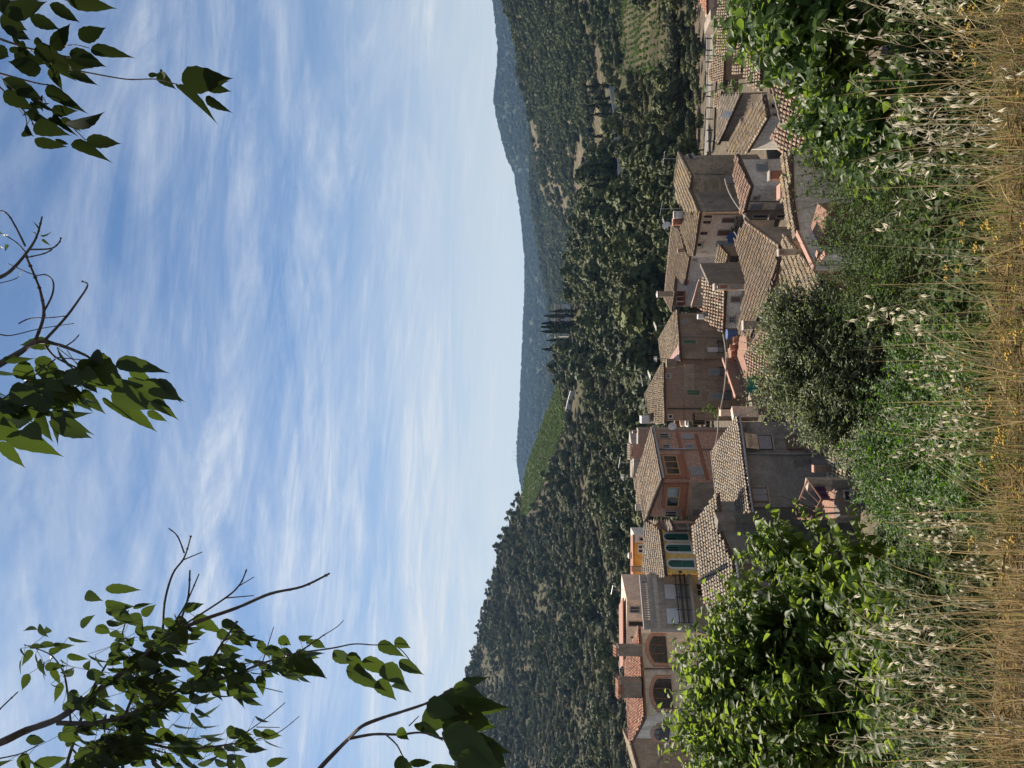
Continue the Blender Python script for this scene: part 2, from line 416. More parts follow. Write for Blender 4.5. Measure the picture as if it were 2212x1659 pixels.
def pick(pal):
    t = rng.random() * sum(w for _, w in pal)
    for c, w in pal:
        t -= w
        if t <= 0: break
    k = rng.uniform(.88, 1.1) * .9; return tuple(min(1, x * k * w) for x, w in zip(c, (1.03, 1, .96)))

def inside(p, poly):
    x, y = p; r = False; j = len(poly) - 1
    for i in range(len(poly)):
        xi, yi = poly[i]; xj, yj = poly[j]
        if (yi > y) != (yj > y) and x < (xj - xi) * (y - yi) / (yj - yi) + xi: r = not r
        j = i
    return r
class Plane:
    """roof plane: level eave through two picture points (first at distance Y), climbing away from the eye at slope degrees"""
    def __init__(s, e1, e2, Y, slope, turn=0):
        s.A = P(e1[0], e1[1], Y); B = Pz(e2[0], e2[1], s.A.z)
        s.set((B - s.A).normalized(), slope)
    def set(s, d, slope):
        s.d = d
        h = Vector((-d.y, d.x, 0))
        if h.y < 0: h = -h
        a = math.radians(slope); s.s = h * math.cos(a) + Vector((0, 0, math.sin(a))); s.h = h
        s.n = s.d.cross(s.s)
        if s.n.z < 0: s.n = -s.n
    def px(s, u, v): return hit(u, v, s.A, s.n)
    def uv(s, p): q = p - s.A; return (q.dot(s.d), q.dot(s.s))
    def xyz(s, a, b, c=0): return s.A + s.d * a + s.s * b + s.n * c
def tiles(mb, pl, poly, pal, w=.205, L=.32, amp=.068, jit=.02, skew=0):
    pq = [pl.uv(p) for p in poly]
    a0, a1 = min(p[0] for p in pq), max(p[0] for p in pq); b0, b1 = min(p[1] for p in pq), max(p[1] for p in pq)
    ns = 4
    for i in range(int((a1 - a0) / w) + 1):
        ac = a0 + (i + .5) * w; joff = rng.uniform(-.03, .03)
        for j in range(int((b1 - b0) / L) + 2):
            b = b0 + (j - .35) * L + joff
            if not inside((ac, b + L * .5), pq): continue
            c = pick(pal); sg_ = .05 + .06 * mnoise.noise((ac * .45, b * .45, pl.A.x)); x = ac + rng.uniform(-jit, jit); tilt = rng.uniform(-.012, .012); vs = []
            for k, (bb, r, lift) in enumerate(((b, w * .47, .05), (b + L * 1.08, w * .38, .0))):
                for q in range(ns + 1):
                    an = math.pi * q / ns
                    vs.append(pl.xyz(x - math.cos(an) * r + tilt * (1 if k else -1), bb, math.sin(an) * amp + lift + sg_))
            mb.add(vs, [(q, q + 1, ns + 2 + q, ns + 1 + q) for q in range(ns)], None, c)
def ridge_tiles(mb, a, b, pal, r=.12):
    a, b = Vector(a), Vector(b); n = max(1, int((b - a).length / .4)); d = (b - a).normalized()
    side = Vector((d.y, -d.x, 0))
    side = side.normalized() if side.length > 1e-4 else Vector((1, 0, 0))
    up = side.cross(d)
    if up.z < 0: up = -up
    for i in range(n):
        c = pick(pal); vs = []
        for k in (0, 1):
            p = a + (b - a) * ((i + k * 1.1) / n); rr = r * (1 if k == 0 else .85)
            for q in range(5):
                an = math.pi * q / 4
                vs.append(p - side * math.cos(an) * rr + up * (math.sin(an) * rr + .05 + (.03 if k == 0 else 0)))
        mb.add(vs, [(q, q + 1, 6 + q, 5 + q) for q in range(4)], None, c)

class House:
    def __init__(s, name, label, u, v, Y, cat='house', zb=None):
        p = P(u, v, Y); s.zb = zground(p.x, p.y) - .4 if zb is None else zb
        s.root = empty(name, (p.x, p.y, s.zb), label, cat); s.edges = {}
        s.planes = {}
    def part(s, mb, name, mat, smooth=False, parent=None): return mb.build(name, mat, parent or s.root, smooth=smooth)
    def roof(s, key, e1, e2, Y, slope, poly, wall, pal, zb=None, ridges=(), inset=.3, tile=(.205, .32, .068), flip=None, thick=.16, walls=True, over=.0):
        pl = Plane(e1, e2, Y, slope)
        if flip is not None:            # tiles run along another horizontal direction: degrees of turn of the eave about the vertical
            A = pl.A.copy(); pl2 = Plane(e1, e2, Y, slope); n = pl.n.copy()
            d = Matrix.Rotation(math.radians(flip), 3, n) @ pl.d; pl.d = d; pl.s = n.cross(d)
        pts = [pl.px(*q) for q in poly]; s.planes[key] = pl
        if DEBUG: print('ROOF', s.root.name, key, 'dirY %.2f' % pl.d.y, ' '.join('%.1f' % p.y for p in pts))
        area = sum(pts[i].x * pts[(i + 1) % len(pts)].y - pts[(i + 1) % len(pts)].x * pts[i].y for i in range(len(pts)))
        if area < 0: pts = pts[::-1]; poly = poly[::-1]
        k = len(pts)
        slab = MB(); slab.poly(pts); low = [p - Vector((0, 0, thick)) for p in pts]; slab.poly(low[::-1])
        for i in range(k): slab.add([low[i], low[(i + 1) % k], pts[(i + 1) % k], pts[i]], [(0, 1, 2, 3)])
        r = s.part(slab, 'roof', M['under'])
        t = MB(); tiles(t, pl, pts, pal, *tile)
        for a, b in ridges: ridge_tiles(t, pl.px(*a), pl.px(*b), pal)
        if t.f: s.part(t, 'roof_tiles', M['tile'], True, r)
        s.lastroof = r
        if walls:
            c = sum(pts, Vector()) / k; ins = []
            for i in range(k):          # offset every edge inwards
                a, b, d = pts[i - 1], pts[i], pts[(i + 1) % k]
                e1_ = Vector((b.x - a.x, b.y - a.y)); e2_ = Vector((d.x - b.x, d.y - b.y))
                e1_.normalize(); e2_.normalize()
                n1, n2 = Vector((-e1_.y, e1_.x)), Vector((-e2_.y, e2_.x))
                m = n1 + n2; q = max(.35, m.length_squared / 2); m = m / q * (inset)
                if m.length > inset * 2: m = m.normalized() * inset * 2
                pos = Vector((b.x + m.x, b.y + m.y, 0)); h = pl.A + Vector((0, 0, 0))
                # height of the plane there
                zz = (pl.n.dot(pl.A) - pl.n.x * pos.x - pl.n.y * pos.y) / pl.n.z
                ins.append(Vector((pos.x, pos.y, zz - thick - .01)))
            s.shell(key, ins, wall, s.zb if zb is None else zb)
        return pl
    def shell(s, key, top, wall, zb, cap=False):
        """closed wall ring below a polygon of top points (counter-clockwise)"""
        k = len(top); w = MB(); run = 0
        for i in range(k):
            a, b = top[i], top[(i + 1) % k]; L = math.hypot(b.x - a.x, b.y - a.y)
            A0, B0 = Vector((a.x, a.y, zb)), Vector((b.x, b.y, zb))
            w.add([A0, B0, b, a], [(0, 1, 2, 3)], [[(run, zb), (run + L, zb), (run + L, b.z), (run, a.z)]]); run += L
            s.edges[(key, i)] = (a, b)
        w.poly(top, [(p.x, p.y) for p in top])
        return s.part(w, 'wall', M[wall])
    def block(s, key, u0, u1, v, Y0, Y1, depth, wall, zb=None, name='wall', vb=None):
        """upright block whose front top edge runs between two picture points, Y0 under u0; Y1 under u1"""
        a = P(u0, v, Y0); b = P(u1, v, Y1); b.z = a.z
        d = (b - a).normalized(); h = Vector((-d.y, d.x, 0))
        if h.y < 0: h = -h
        top = [a, b, b + h * depth, a + h * depth]
        z = s.zb if zb is None else zb
        if vb is not None: z = P(u0, vb, Y0).z
        k = len(top)
        w = s.shell(key, top, wall, z)
        if name != 'wall': w.name = name
        return w
    def face(s, u, v):
        """the wall face the eye meets first along this picture ray: (point, outward normal, along)"""
        best = None; d = ray(u, v)
        for (a, b) in s.edges.values():
            e = Vector((b.x - a.x, b.y - a.y, 0))
            if e.length < .05: continue
            n = Vector((e.y, -e.x, 0)).normalized()
            if n.dot(d) > -1e-3: continue
            p = hit(u, v, a, n); t = (p - a).dot(e) / e.length_squared
            if p.y <= 0: continue
            miss = max(0, -t, t - 1) * e.length
            key = (miss > .25, miss if miss > .25 else 0, p.y)
            if best is None or key < best[3]: best = (p, n, e.normalized(), key, miss)
        if best is None: raise ValueError('no wall at %s %s in %s' % (u, v, s.root.name))
        if best[4] > .6: print('WALLMISS', s.root.name, u, v, round(best[4], 2))
        best = best[:3]
        return best
    def rect(s, u0, u1, v0, v1):
        """upright rectangle on the wall from picture bounds: centre, along, normal, half width, half height"""
        uc, vc = (u0 + u1) / 2, (v0 + v1) / 2
        c, n, e = s.face(uc, vc)
        a, b = hit(u0, vc, c, n), hit(u1, vc, c, n); t, q = hit(uc, v0, c, n), hit(uc, v1, c, n)
        m = (a + b) / 2
        return Vector((m.x, m.y, (t.z + q.z) / 2)), e, n, max(.06, (b - a).length / 2), abs(t.z - q.z) / 2
    def window(s, u0, u1, v0, v1, style='pane', frame='wframe', fill='glass', mull=1, sill=True, fw=.07, proud=0, bars=0):
        c, e, n, hw, hh = s.rect(u0, u1, v0, v1); Z = Vector((0, 0, 1)); c = c + n * proud
        f = MB()
        for k in (-1, 1):
            f.box(c + e * k * (hw - fw / 2) + n * .03, e * fw / 2, n * .035, Z * hh)
            f.box(c + Z * k * (hh - fw / 2) + n * .029, e * (hw - fw), n * .034, Z * fw / 2)
        if style == 'pane':
            for k in range(1, mull + 1):
                f.box(c + e * (hw * (2 * k / (mull + 1) - 1)) + n * .027, e * fw * .4, n * .03, Z * (hh - fw))
            for k in range(1, bars + 1):
                f.box(c + Z * (hh * (2 * k / (bars + 1) - 1)) + n * .026, e * (hw - fw), n * .028, Z * fw * .3)
        w = s.part(f, 'window', M[frame])
        g = MB()
        if style in ('pane', 'open'):
            g.box(c + n * .004, e * (hw - fw * .5), n * .012, Z * (hh - fw * .5)); s.part(g, 'pane', M[fill], parent=w)
        else:                         # slatted shutter leaves
            lv = 2 if style == 'shutter' else 1
            g.box(c + n * .004, e * (hw - fw * .5), n * .012, Z * (hh - fw * .5)); s.part(g, 'pane', M['dim'], parent=w)
            for k in range(lv):
                q = MB(); hw2 = (hw - fw) / lv - (.012 if lv == 2 else 0); cc = c + e * ((k - (lv - 1) / 2) * (hw - fw)) + n * .045
                q.box(cc, e * hw2, n * .012, Z * (hh - fw))
                if style == 'roller':
                    m = max(3, int(hh * 2 / .12))
                    for i in range(m): q.box(cc + Z * (hh - fw) * ((2 * i + 1) / m - 1) + n * .016, e * hw2 * .99, n * .008, Z * (hh - fw) / m * .8)
                else:
                    for sg in (-1, 1): q.box(cc + e * sg * (hw2 - .04) + n * .017, e * .035, n * .014, Z * (hh - fw))
                    m = max(3, int(hw2 * 2 / .17))
                    for i in range(1, m): q.box(cc + e * hw2 * (2 * i / m - 1) + n * .015, e * .022, n * .010, Z * (hh - fw) * .96)
                    for zz in (-.92, 0, .92): q.box(cc + Z * zz * (hh - fw) + n * .0165, e * (hw2 - .08), n * .012, Z * .05)
                s.part(q, 'shutter', M[fill], parent=w)
        if sill:
            q = MB(); q.box(c - Z * (hh + .04) + n * .06, e * (hw + .1), n * .09, Z * .04); s.part(q, 'sill', M['gframe'] if frame != 'band' else M['band'], parent=w)
        return w, c, e, n, hw, hh
    def arch(s, u0, u1, v0, v1, frame='wframe', fill='teal', rise=1.0, fw=.16, glaze='shutter', pieces=16):
        """window with an arched head; rise 1 = semicircle, less = segmental"""
        c, e, n, hw, hh = s.rect(u0, u1, v0, v1); Z = Vector((0, 0, 1))
        def ring(w_, top, bot, d):
            r = w_ * rise; zc = top - r
            pts = [c + e * w_ + Z * bot + n * d]
            for i in range(pieces + 1):
                a = math.pi * i / pieces
                if rise >= 1: x, z = math.cos(a) * w_, math.sin(a) * r
                else:
                    x = math.cos(a) * w_; z = r * (1 - (x / w_) ** 2) ** .8
                pts.append(c + e * x + Z * (zc + z) + n * d)
            pts.append(c - e * w_ + Z * bot + n * d); return pts
        o, i_ = ring(hw, hh, -hh, .06), ring(hw - fw, hh - fw, -hh, .06)
        o2, i2 = ring(hw, hh, -hh, -.02), ring(hw - fw, hh - fw, -hh, .012)
        f = MB(); k = len(o)
        for a in range(k - 1):
            f.add([o[a], o[a + 1], i_[a + 1], i_[a]], [(0, 1, 2, 3)], [[(a * .08, 0), (a * .08 + .08, 0), (a * .08 + .08, .25), (a * .08, .25)]])
            f.add([o2[a], o2[a + 1], o[a + 1], o[a]], [(0, 1, 2, 3)]); f.add([i_[a], i_[a + 1], i2[a + 1], i2[a]], [(0, 1, 2, 3)])
        w = s.part(f, 'window', M[frame])
        g = MB(); g.poly(ring(hw - fw * .9, hh - fw * .9, -hh, .014)); s.part(g, 'pane', M['dim' if glaze == 'shutter' else 'glass'], parent=w)
        iw = hw - fw
        if glaze == 'shutter':
            for side in (-1, 1):
                q = MB()
                for kk in range(3):
                    x0, x1 = iw * (kk / 3), iw * ((kk + 1) / 3) - .02
                    for zseg in range(2):
                        top = hh - fw; r = iw * rise; zc = top - r
                        hi0 = zc + r * math.sqrt(max(0, 1 - (x0 / iw) ** 2)); hi1 = zc + r * math.sqrt(max(0, 1 - (min(.97 * iw, x1) / iw) ** 2))
                        zm = -hh * .12
                        if zseg == 0: z0, z1a, z1b = -hh + .04, zm - .03, zm - .03
                        else: z0, z1a, z1b = zm + .03, hi0 - .04, hi1 - .04
                        if zseg == 1 and rng.random() < .22: continue     # a louvre panel pushed open
                        xa, xb = side * (x0 + .02), side * x1
                        pts = [c + e * xa + Z * z0, c + e * xb + Z * z0, c + e * xb + Z * z1b, c + e * xa + Z * z1a]
                        q.add([p + n * .035 for p in pts] + [p + n * .016 for p in pts], [(0, 1, 2, 3), (0, 4, 5, 1), (1, 5, 6, 2), (2, 6, 7, 3), (3, 7, 4, 0)])
                        m = 9
                        for i in range(m):
                            zz = z0 + (min(z1a, z1b) - z0) * (i + .5) / m
                            q.box(c + e * (xa + xb) / 2 + Z * zz + n * .042, e * abs(xb - xa) * .4, n * .006, Z * (min(z1a, z1b) - z0) / m * .28)
                q.box(c + e * side * iw * .5 - Z * hh * .12 + n * .04, e * iw * .48, n * .012, Z * .035)
                s.part(q, 'shutter', M[fill], parent=w)
        else:
            for kk in (-.33, .33):
                q = MB(); q.box(c + e * iw * kk + n * .03 - Z * .08, e * .035, n * .02, Z * (hh - fw) * .93); s.part(q, 'mullion', M['wood'], parent=w)
            q = MB()
            for kk in range(13): 
                q.box(c + e * iw * (kk / 6.5 - .92) + n * .024 - Z * hh * .45, e * .014, n * .01, Z * hh * .5)
            for zz in (-.9, -.65, -.4, -.15): q.box(c + Z * hh * zz + n * .035, e * iw * .97, n * .008, Z * .014)
            s.part(q, 'iron_grille', M['iron'], parent=w)
        q = MB(); q.box(c - Z * (hh + .05) + n * .08, e * (hw + .06), n * .11, Z * .05); s.part(q, 'sill', M[frame], parent=w)
        return c, e, n, hw, hh
    def strip(s, u0, v0, u1, v1, mat, name, h=.22, out=.04):
        """raised band along a wall"""
        a, n, e = s.face(u0, v0); b = hit(u1, v1, a, n)
        q = MB(); d = (b - a); L = d.length / 2
        q.box((a + b) / 2 + n * out * .5, d / 2, n * (out + .02), Vector((0, 0, h / 2))); return s.part(q, name, M[mat])
    def pipe(s, pts, mat='metal', r=.055, name='drainpipe', out=.1):
        p0, n, e = s.face(*pts[0]); q = MB(); q.tube([hit(u, v, p0, n) + n * out for u, v in pts], r, n=6)
        return s.part(q, name, M[mat], True)
    def gutter(s, pl, a, b, mat='metal', r=.09):
        q = MB(); A, B = pl.px(*a), pl.px(*b); o = -pl.h * .1 - Vector((0, 0, .08))
        q.tube([A + o, B + o], r, n=8); return s.part(q, 'gutter', M[mat], True)
    def balcony(s, u0, u1, v0, v1, depth=.75, mat='iron', nb=14):
        c, e, n, hw, hh = s.rect(u0, u1, v0, v1); Z = Vector((0, 0, 1))
        q = MB(); q.box(c - Z * (hh + .06) + n * depth / 2, e * hw, n * depth / 2, Z * .06); r = s.part(q, 'balcony_slab', M['concrete'])
        q = MB()
        for z in (-.9, .97): 
            q.box(c + Z * hh * z + n * (depth - .03), e * hw, n * .018, Z * .02)
            for k in (-1, 1): q.box(c + Z * hh * z + e * k * (hw - .02) + n * depth / 2, e * .018, n * depth / 2, Z * .02)
        for i in range(nb + 1): q.box(c + e * hw * (2 * i / nb - 1) * .98 + n * (depth - .03), e * .011, n * .011, Z * hh)
        for k in (-1, 1):
            for i in range(1, 5): q.box(c + e * k * (hw - .02) + n * depth * i / 5, e * .011, n * .011, Z * hh)
        s.part(q, 'railing', M[mat]); return c, e, n
    def chimney(s, u0, u1, v0, v1, Y, mat='brick', cap='tiles', d=None, vent=None, pal=RED):
        a, b = P(u0, v1, Y), P(u1, v1, Y); t = P(u0, v0, Y); w = abs(b.x - a.x) / 2; d = d or w * .9
        H = t.z - a.z; hb = H * (.74 if cap == 'tiles' else .86)
        cx = (a.x + b.x) / 2; cy = Y + d; z0 = a.z - .8; Z = Vector((0, 0, 1)); X = Vector((1, 0, 0)); Yv = Vector((0, 1, 0))
        q = MB(); top = a.z + hb
        zs = [Vector((cx - w, cy - d, 0)), Vector((cx + w, cy - d, 0)), Vector((cx + w, cy + d, 0)), Vector((cx - w, cy + d, 0))]
        run = 0
        for i in range(4):
            p, r = zs[i], zs[(i + 1) % 4]; L = (r - p).length
            q.add([p + Z * z0, r + Z * z0, r + Z * top, p + Z * top], [(0, 1, 2, 3)], [[(run, z0), (run + L, z0), (run + L, top), (run, top)]]); run += L
        q.poly([p + Z * top for p in zs])
        ch = s.part(q, 'chimney', M[mat], parent=None)
        q = MB()
        if cap == 'tiles':
            for sx in (-1, 1):
                for sy in (-1, 1): q.box((cx + sx * w * .8, cy + sy * d * .8, top + H * .05), X * w * .2, Yv * d * .2, Z * H * .05)
            for k in (-1, 1):
                n_ = max(3, int(w * 2.5 / .2))
                for i in range(n_):
                    x = cx + w * 1.2 * ((2 * i + 1) / n_ - 1)
                    q.tube([(x, cy + k * d * 1.3, top + H * .1), (x, cy, top + H * .24)], w * 1.1 / n_, n=6, col=pick(pal))
            s.part(q, 'chimney_cap', M['tile'], parent=ch)
        elif cap == 'slab':
            q.box((cx, cy, top + H * .1), X * w * 1.15, Yv * d * 1.15, Z * .05)
            for sx in (-1, 1): q.box((cx + sx * w * .75, cy, top + H * .03), X * w * .2, Yv * d * .8, Z * H * .07)
            s.part(q, 'chimney_cap', M['concrete'], parent=ch)
        elif cap == 'hat':
            q.tube([(cx, cy, top), (cx, cy, top + H * .1)], w * .5, n=8)
            q.tube([(cx, cy, top + H * .08), (cx, cy, top + H * .13), (cx, cy, top + H * .2)], w * 1.3, w * .3, n=12)
            s.part(q, 'chimney_cap', M['wframe'], parent=ch)
        else:
            q.box((cx, cy, top + .03), X * w * 1.12, Yv * d * 1.12, Z * .05); s.part(q, 'chimney_cap', M['coping'], parent=ch)
        if vent:
            q = MB(); q.box((cx - w - .004, cy, top - H * .3), X * .01, Yv * d * .7, Z * H * .18); q.box((cx, cy - d - .004, top - H * .12), X * w * .55, Yv * .01, Z * H * .09)
            s.part(q, 'vent', M[vent], parent=ch)
        return ch
# ================= the village =================
def flat_top(h, key, pix, Y, wall, zb=None, vref=None):
    p0 = P(pix[0][0], pix[0][1], Y); pts = [Pz(u, v, p0.z) for u, v in pix]; k = len(pts)
    if sum(pts[i].x * pts[(i + 1) % k].y - pts[(i + 1) % k].x * pts[i].y for i in range(k)) < 0: pts = pts[::-1]
    return h.shell(key, pts, wall, h.zb if zb is None else zb)
def slab(h, pix, Y, mat, name, th=.12, rise=0):
    p0 = P(pix[0][0], pix[0][1], Y); pts = [Pz(u, v, p0.z) for u, v in pix]; k = len(pts)
    q = MB(); q.poly(pts); lo = [p - Vector((0, 0, th)) for p in pts]; q.poly(lo[::-1])
    for i in range(k): q.add([lo[i], lo[(i + 1) % k], pts[(i + 1) % k], pts[i]], [(0, 1, 2, 3)])
    return h.part(q, name, M[mat])
Z1 = Vector((0, 0, 1))

# --- far left
h = House('plastered_house', 'brown plastered house with a tiled verge at the far left edge of the village', 20, 1560, 74)
A, B = P(-90, 1406, 71), P(51, 1366, 72); bk = Vector((-1.2, 6, .2))
h.shell('a', [A, B, B + bk, A + bk], 'brown', h.zb)
q = MB(); up = Vector((0, -.15, .06)); q.add([A + up, B + up, B + bk + up, A + bk + up, A - Vector((0, .15, .1)), B - Vector((0, .15, .1)), B + bk - Z1 * .1, A + bk - Z1 * .1], [(0, 1, 2, 3), (7, 6, 5, 4), (0, 4, 5, 1), (1, 5, 6, 2), (2, 6, 7, 3), (3, 7, 4, 0)])
rf = h.part(q, 'roof', M['under']); q = MB(); ridge_tiles(q, A + up, B + up, OLD); ridge_tiles(q, A + bk + up, B + bk + up, OLD)
for i in range(1, 20): ridge_tiles(q, A + up + bk * i / 20, B + up + bk * i / 20, OLD)
h.part(q, 'roof_tiles', M['tile'], True, rf)

# --- white house with brick arches, red tiles
h = House('arched_house', 'pale rendered house with red tiled roof and two brick framed arched loggia windows', 200, 1560, 60)
pl = h.roof('a', (108, 1393), (307, 1380), 60, 14, [(108, 1393), (307, 1380), (233, 1352), (51, 1363)], 'lgrey', RED, tile=(.21, .34, .07), ridges=[((233, 1352), (51, 1363))])
h.arch(219, 292, 1394, 1440, 'brick', rise=.42, fw=.3, glaze='glass')
h.arch(119, 201, 1402, 1452, 'brick', rise=.42, fw=.3, glaze='glass')
h.arch(56, 98, 1404, 1446, 'brick', rise=.5, fw=.3, glaze='glass')
h.pipe([(214, 1392), (214, 1442), (216, 1560)], 'rust')
h.gutter(pl, (108, 1393), (307, 1380), 'rust', .07)
h.chimney(241, 262, 1326, 1366, 61.5, 'brown', 'tiles')
h.chimney(151, 186, 1332, 1364, 61, 'brown', 'tiles', vent='band')

# --- pink house behind
h = House('pink_house', 'small pink house with flat slab roof, dark door and window behind the balustrade terrace', 310, 1440, 74)
h.block('a', 225, 364, 1352, 74, 73, 6, 'pink')
slab(h, [(222, 1346), (368, 1345), (352, 1337), (215, 1338)], 73.5, 'band', 'roof')
h.window(335, 350, 1360, 1382, 'pane', 'pink' if False else 'gframe', 'glass', 1)
h.window(306, 318, 1357, 1390, 'open', 'coping', 'dim', sill=False)
h.window(282, 283.5, 1362, 1368, 'open', 'iron', 'dim', sill=False, fw=.04)

# --- grey house with balustrade
h = House('balustrade_house', 'stained grey concrete house with balustraded roof terrace, white roller blinds and timber balcony rails', 360, 1540, 57)
h.block('a', 302, 419, 1406, 57, 59.5, .8, 'concrete')
h.strip(302.5, 1424, 418, 1413, 'concrete', 'cornice', .25, .14)
h.strip(315, 1416, 405, 1407.5, 'gframe', 'panel_moulding', .12, .05)
a, n, e = h.face(303, 1410); b = hit(418, 1400, a, n); L = (b - a).length
q = MB(); A0 = P(302.5, 1393, 57); B0 = Pz(418.5, 1383, A0.z); d = (B0 - A0).normalized(); hh_ = Vector((-d.y, d.x, 0)); LL = (B0 - A0).length
q.box((A0 + B0) / 2 + hh_ * .12, d * LL / 2, hh_ * .14, Z1 * .07); h.part(q, 'top_rail', M['gframe'])
zt = P(302, 1406, 57).z
for k, (s0, s1) in enumerate(((0, .13), (.87, 1))):
    q = MB(); m = A0 + d * LL * (s0 + s1) / 2 + hh_ * .14; m.z = (A0.z + zt) / 2; q.box(m, d * LL * (s1 - s0) / 2, hh_ * .12, Z1 * (A0.z - zt) / 2); h.part(q, 'terrace_pier', M['concrete'])
for i in range(17):
    q = MB(); m = A0 + d * LL * (.15 + .70 * i / 16) + hh_ * .13; H = A0.z - zt
    pr = [(0, .075), (.12, .07), (.2, .045), (.45, .075), (.6, .07), (.8, .04), (.9, .07), (1, .07)]
    for (t0, r0), (t1, r1) in zip(pr[:-1], pr[1:]): q.tube([(m.x, m.y, zt + H * t0), (m.x, m.y, zt + H * t1)], r0, r1, n=7, cap=False)
    h.part(q, 'baluster', M['gframe'], True)
h.window(363, 398, 1434, 1461, 'roller', 'gframe', 'roller', sill=False)
h.window(309, 346, 1438, 1472, 'roller', 'gframe', 'roller', sill=False)
h.window(362, 397, 1463, 1484, 'pane', 'gframe', 'glassb', 1, sill=False)
h.window(370, 398, 1504, 1518, 'pane', 'gframe', 'glass', 1)
c, n, e = h.face(360, 1475); A0 = hit(304, 1487, c, n); B0 = hit(414, 1472, c, n); B0.z = A0.z
q = MB(); dd = B0 - A0; q.box((A0 + B0) / 2 + n * .45 - Z1 * .35, dd / 2, n * .45, Z1 * .09); h.part(q, 'balcony_slab', M['concrete'])
for k in range(3):
    q = MB(); q.box((A0 + B0) / 2 + n * .86 + Z1 * (.05 + .34 * k), dd / 2, n * .03, Z1 * (.07 if k < 2 else .035)); h.part(q, 'balcony_rail', M['timber'])
for k in range(5):
    q = MB(); q.box(A0 + dd * (k / 4 * .98 + .01) + n * .82 + Z1 * .3, dd.normalized() * .025, n * .025, Z1 * .58); h.part(q, 'balcony_post', M['iron'])
q = MB()
for k in range(4): q.box(B0 + n * (.1 + .2 * k) + Z1 * .35, dd.normalized() * .02, n * .02, Z1 * .5)
q.box(B0 + n * .45 + Z1 * .82, dd.normalized() * .02, n * .42, Z1 * .02); h.part(q, 'balcony_grille', M['iron'])

# --- orange-ochre cabin behind
h = House('ochre_cabin', 'small orange ochre roof pavilion with white framed door and window behind the tiled roofs', 455, 1410, 84)
h.block('a', 418, 487, 1370, 84, 84, 4, 'ochre'); h.block('b', 487, 503, 1371, 83.5, 83.5, 4.5, 'lgrey')
slab(h, [(414, 1368), (505, 1367), (500, 1362), (420, 1362)], 83.2, 'band', 'roof')
h.window(463, 484, 1377, 1395, 'pane', 'wframe', 'glass', 1, sill=False, fw=.14)
h.window(491, 498, 1381, 1393, 'shutter', 'coping', 'shutbrown', sill=False)
h.chimney(452, 463, 1357, 1368, 85, 'cream', 'hat'); h.chimney(424, 434, 1364, 1378, 82, 'brown', 'tiles')

# --- yellow house, three arches
h = House('yellow_house', 'ochre yellow house with three arched green shuttered windows in white surrounds', 465, 1560, 57)
pl = h.roof('a', (414, 1438), (517, 1425), 57, 18, [(414, 1438), (517, 1425), (534, 1396), (421, 1391)], 'yellow', GREY + [((.45, .31, .17), 2)], ridges=[((534, 1396), (421, 1391))], inset=.2)
h.gutter(pl, (414, 1438), (517, 1425), 'iron', .06)
for u0, u1, v0, v1 in ((488, 509, 1430, 1486), (463, 485, 1434, 1492), (429, 452, 1439, 1499)): h.arch(u0, u1, v0, v1, 'wframe', 'teal')
h.window(421, 425, 1466, 1473, 'open', 'iron', 'dim', sill=False, fw=.05)
h = House('narrow_house', 'narrow tiled lean-to house wedged between the yellow house and the brick house', 525, 1560, 58.5)
h.roof('a', (513, 1456), (533, 1449), 58.2, 20, [(513, 1456), (533, 1449), (535, 1398), (519, 1426)], 'dark', GREY, inset=.15)
h.window(517, 527, 1463, 1484, 'shutter', 'gframe', 'shutbrown')

# --- brick house with the glazed bay
h = House('brick_house', 'red brick house with wood framed corner veranda, terracotta bands and tiled roof', 625, 1600, 58)
pl = h.roof('a', (625, 1431), (737, 1409), 58, 13.5, [(625, 1431), (737, 1409), (635, 1378), (532, 1395)], 'brick', OLD + [((.45, .36, .27), 4)], ridges=[((635, 1378), (532, 1395)), ((532, 1395), (625, 1431))], inset=.28)
h.gutter(pl, (625, 1431), (737, 1409))
h.strip(623, 1487, 724, 1463, 'band', 'terracotta_band', .26); h.strip(617, 1485, 536, 1476, 'band', 'terracotta_band', .26)
h.strip(623, 1529, 722, 1503, 'band', 'terracotta_band', .3)
for args in ((711, 722, 1424, 1445), (689.5, 698, 1431, 1447)): h.window(*args, 'pane', 'gframe', 'glass', 1)
h.window(710, 720, 1472, 1496, 'roller', 'gframe', 'shutgrey'); h.window(690, 697.5, 1482, 1497, 'pane', 'gframe', 'glassb', 0)
h.window(631, 650, 1491, 1520, 'shutter', 'gframe', 'shutgrey'); h.window(543, 556, 1435, 1462, 'pane', 'gframe', 'glass', 1)
h.window(544, 562, 1493, 1516, 'roller', 'gframe', 'shutbrown')
h.pipe([(687, 1424), (687, 1490), (687, 1548)], 'metal')
# veranda band that wraps the corner
for (u0, u1, v0, v1) in ((624.5, 672, 1429, 1476), (565, 616, 1431, 1480)):
    c, e, n, hw, hh = h.rect(u0, u1, v0, v1); q = MB(); q.box(c + n * .12, e * hw, n * .12, Z1 * hh); h.part(q, 'veranda_wall', M['band'])
h.window(627, 668, 1434, 1466, 'pane', 'honey', 'glass', 2, proud=.25, sill=False, fw=.1); h.window(569, 612, 1438, 1467, 'pane', 'honey', 'glass', 1, proud=.25, sill=False, fw=.1)
c, e, n, hw, hh = h.rect(590, 611, 1441, 1464); q = MB(); q.box(c + n * .285, e * hw * .9, n * .006, Z1 * hh * .9); h.part(q, 'pane', M['glassb'])
c, e, n, hw, hh = h.rect(536, 616, 1492, 1560); q = MB(); q.box(c + n * .02, e * hw, n * .025, Z1 * hh * .98); h.part(q, 'render_patch', M['brown'])
h.chimney(668, 698, 1357, 1392, 66, 'brick', 'tiles', pal=OLD)
h = House('brick_annexe', 'brown brick annexe with flat cap behind the right end of the brick house', 725, 1500, 72)
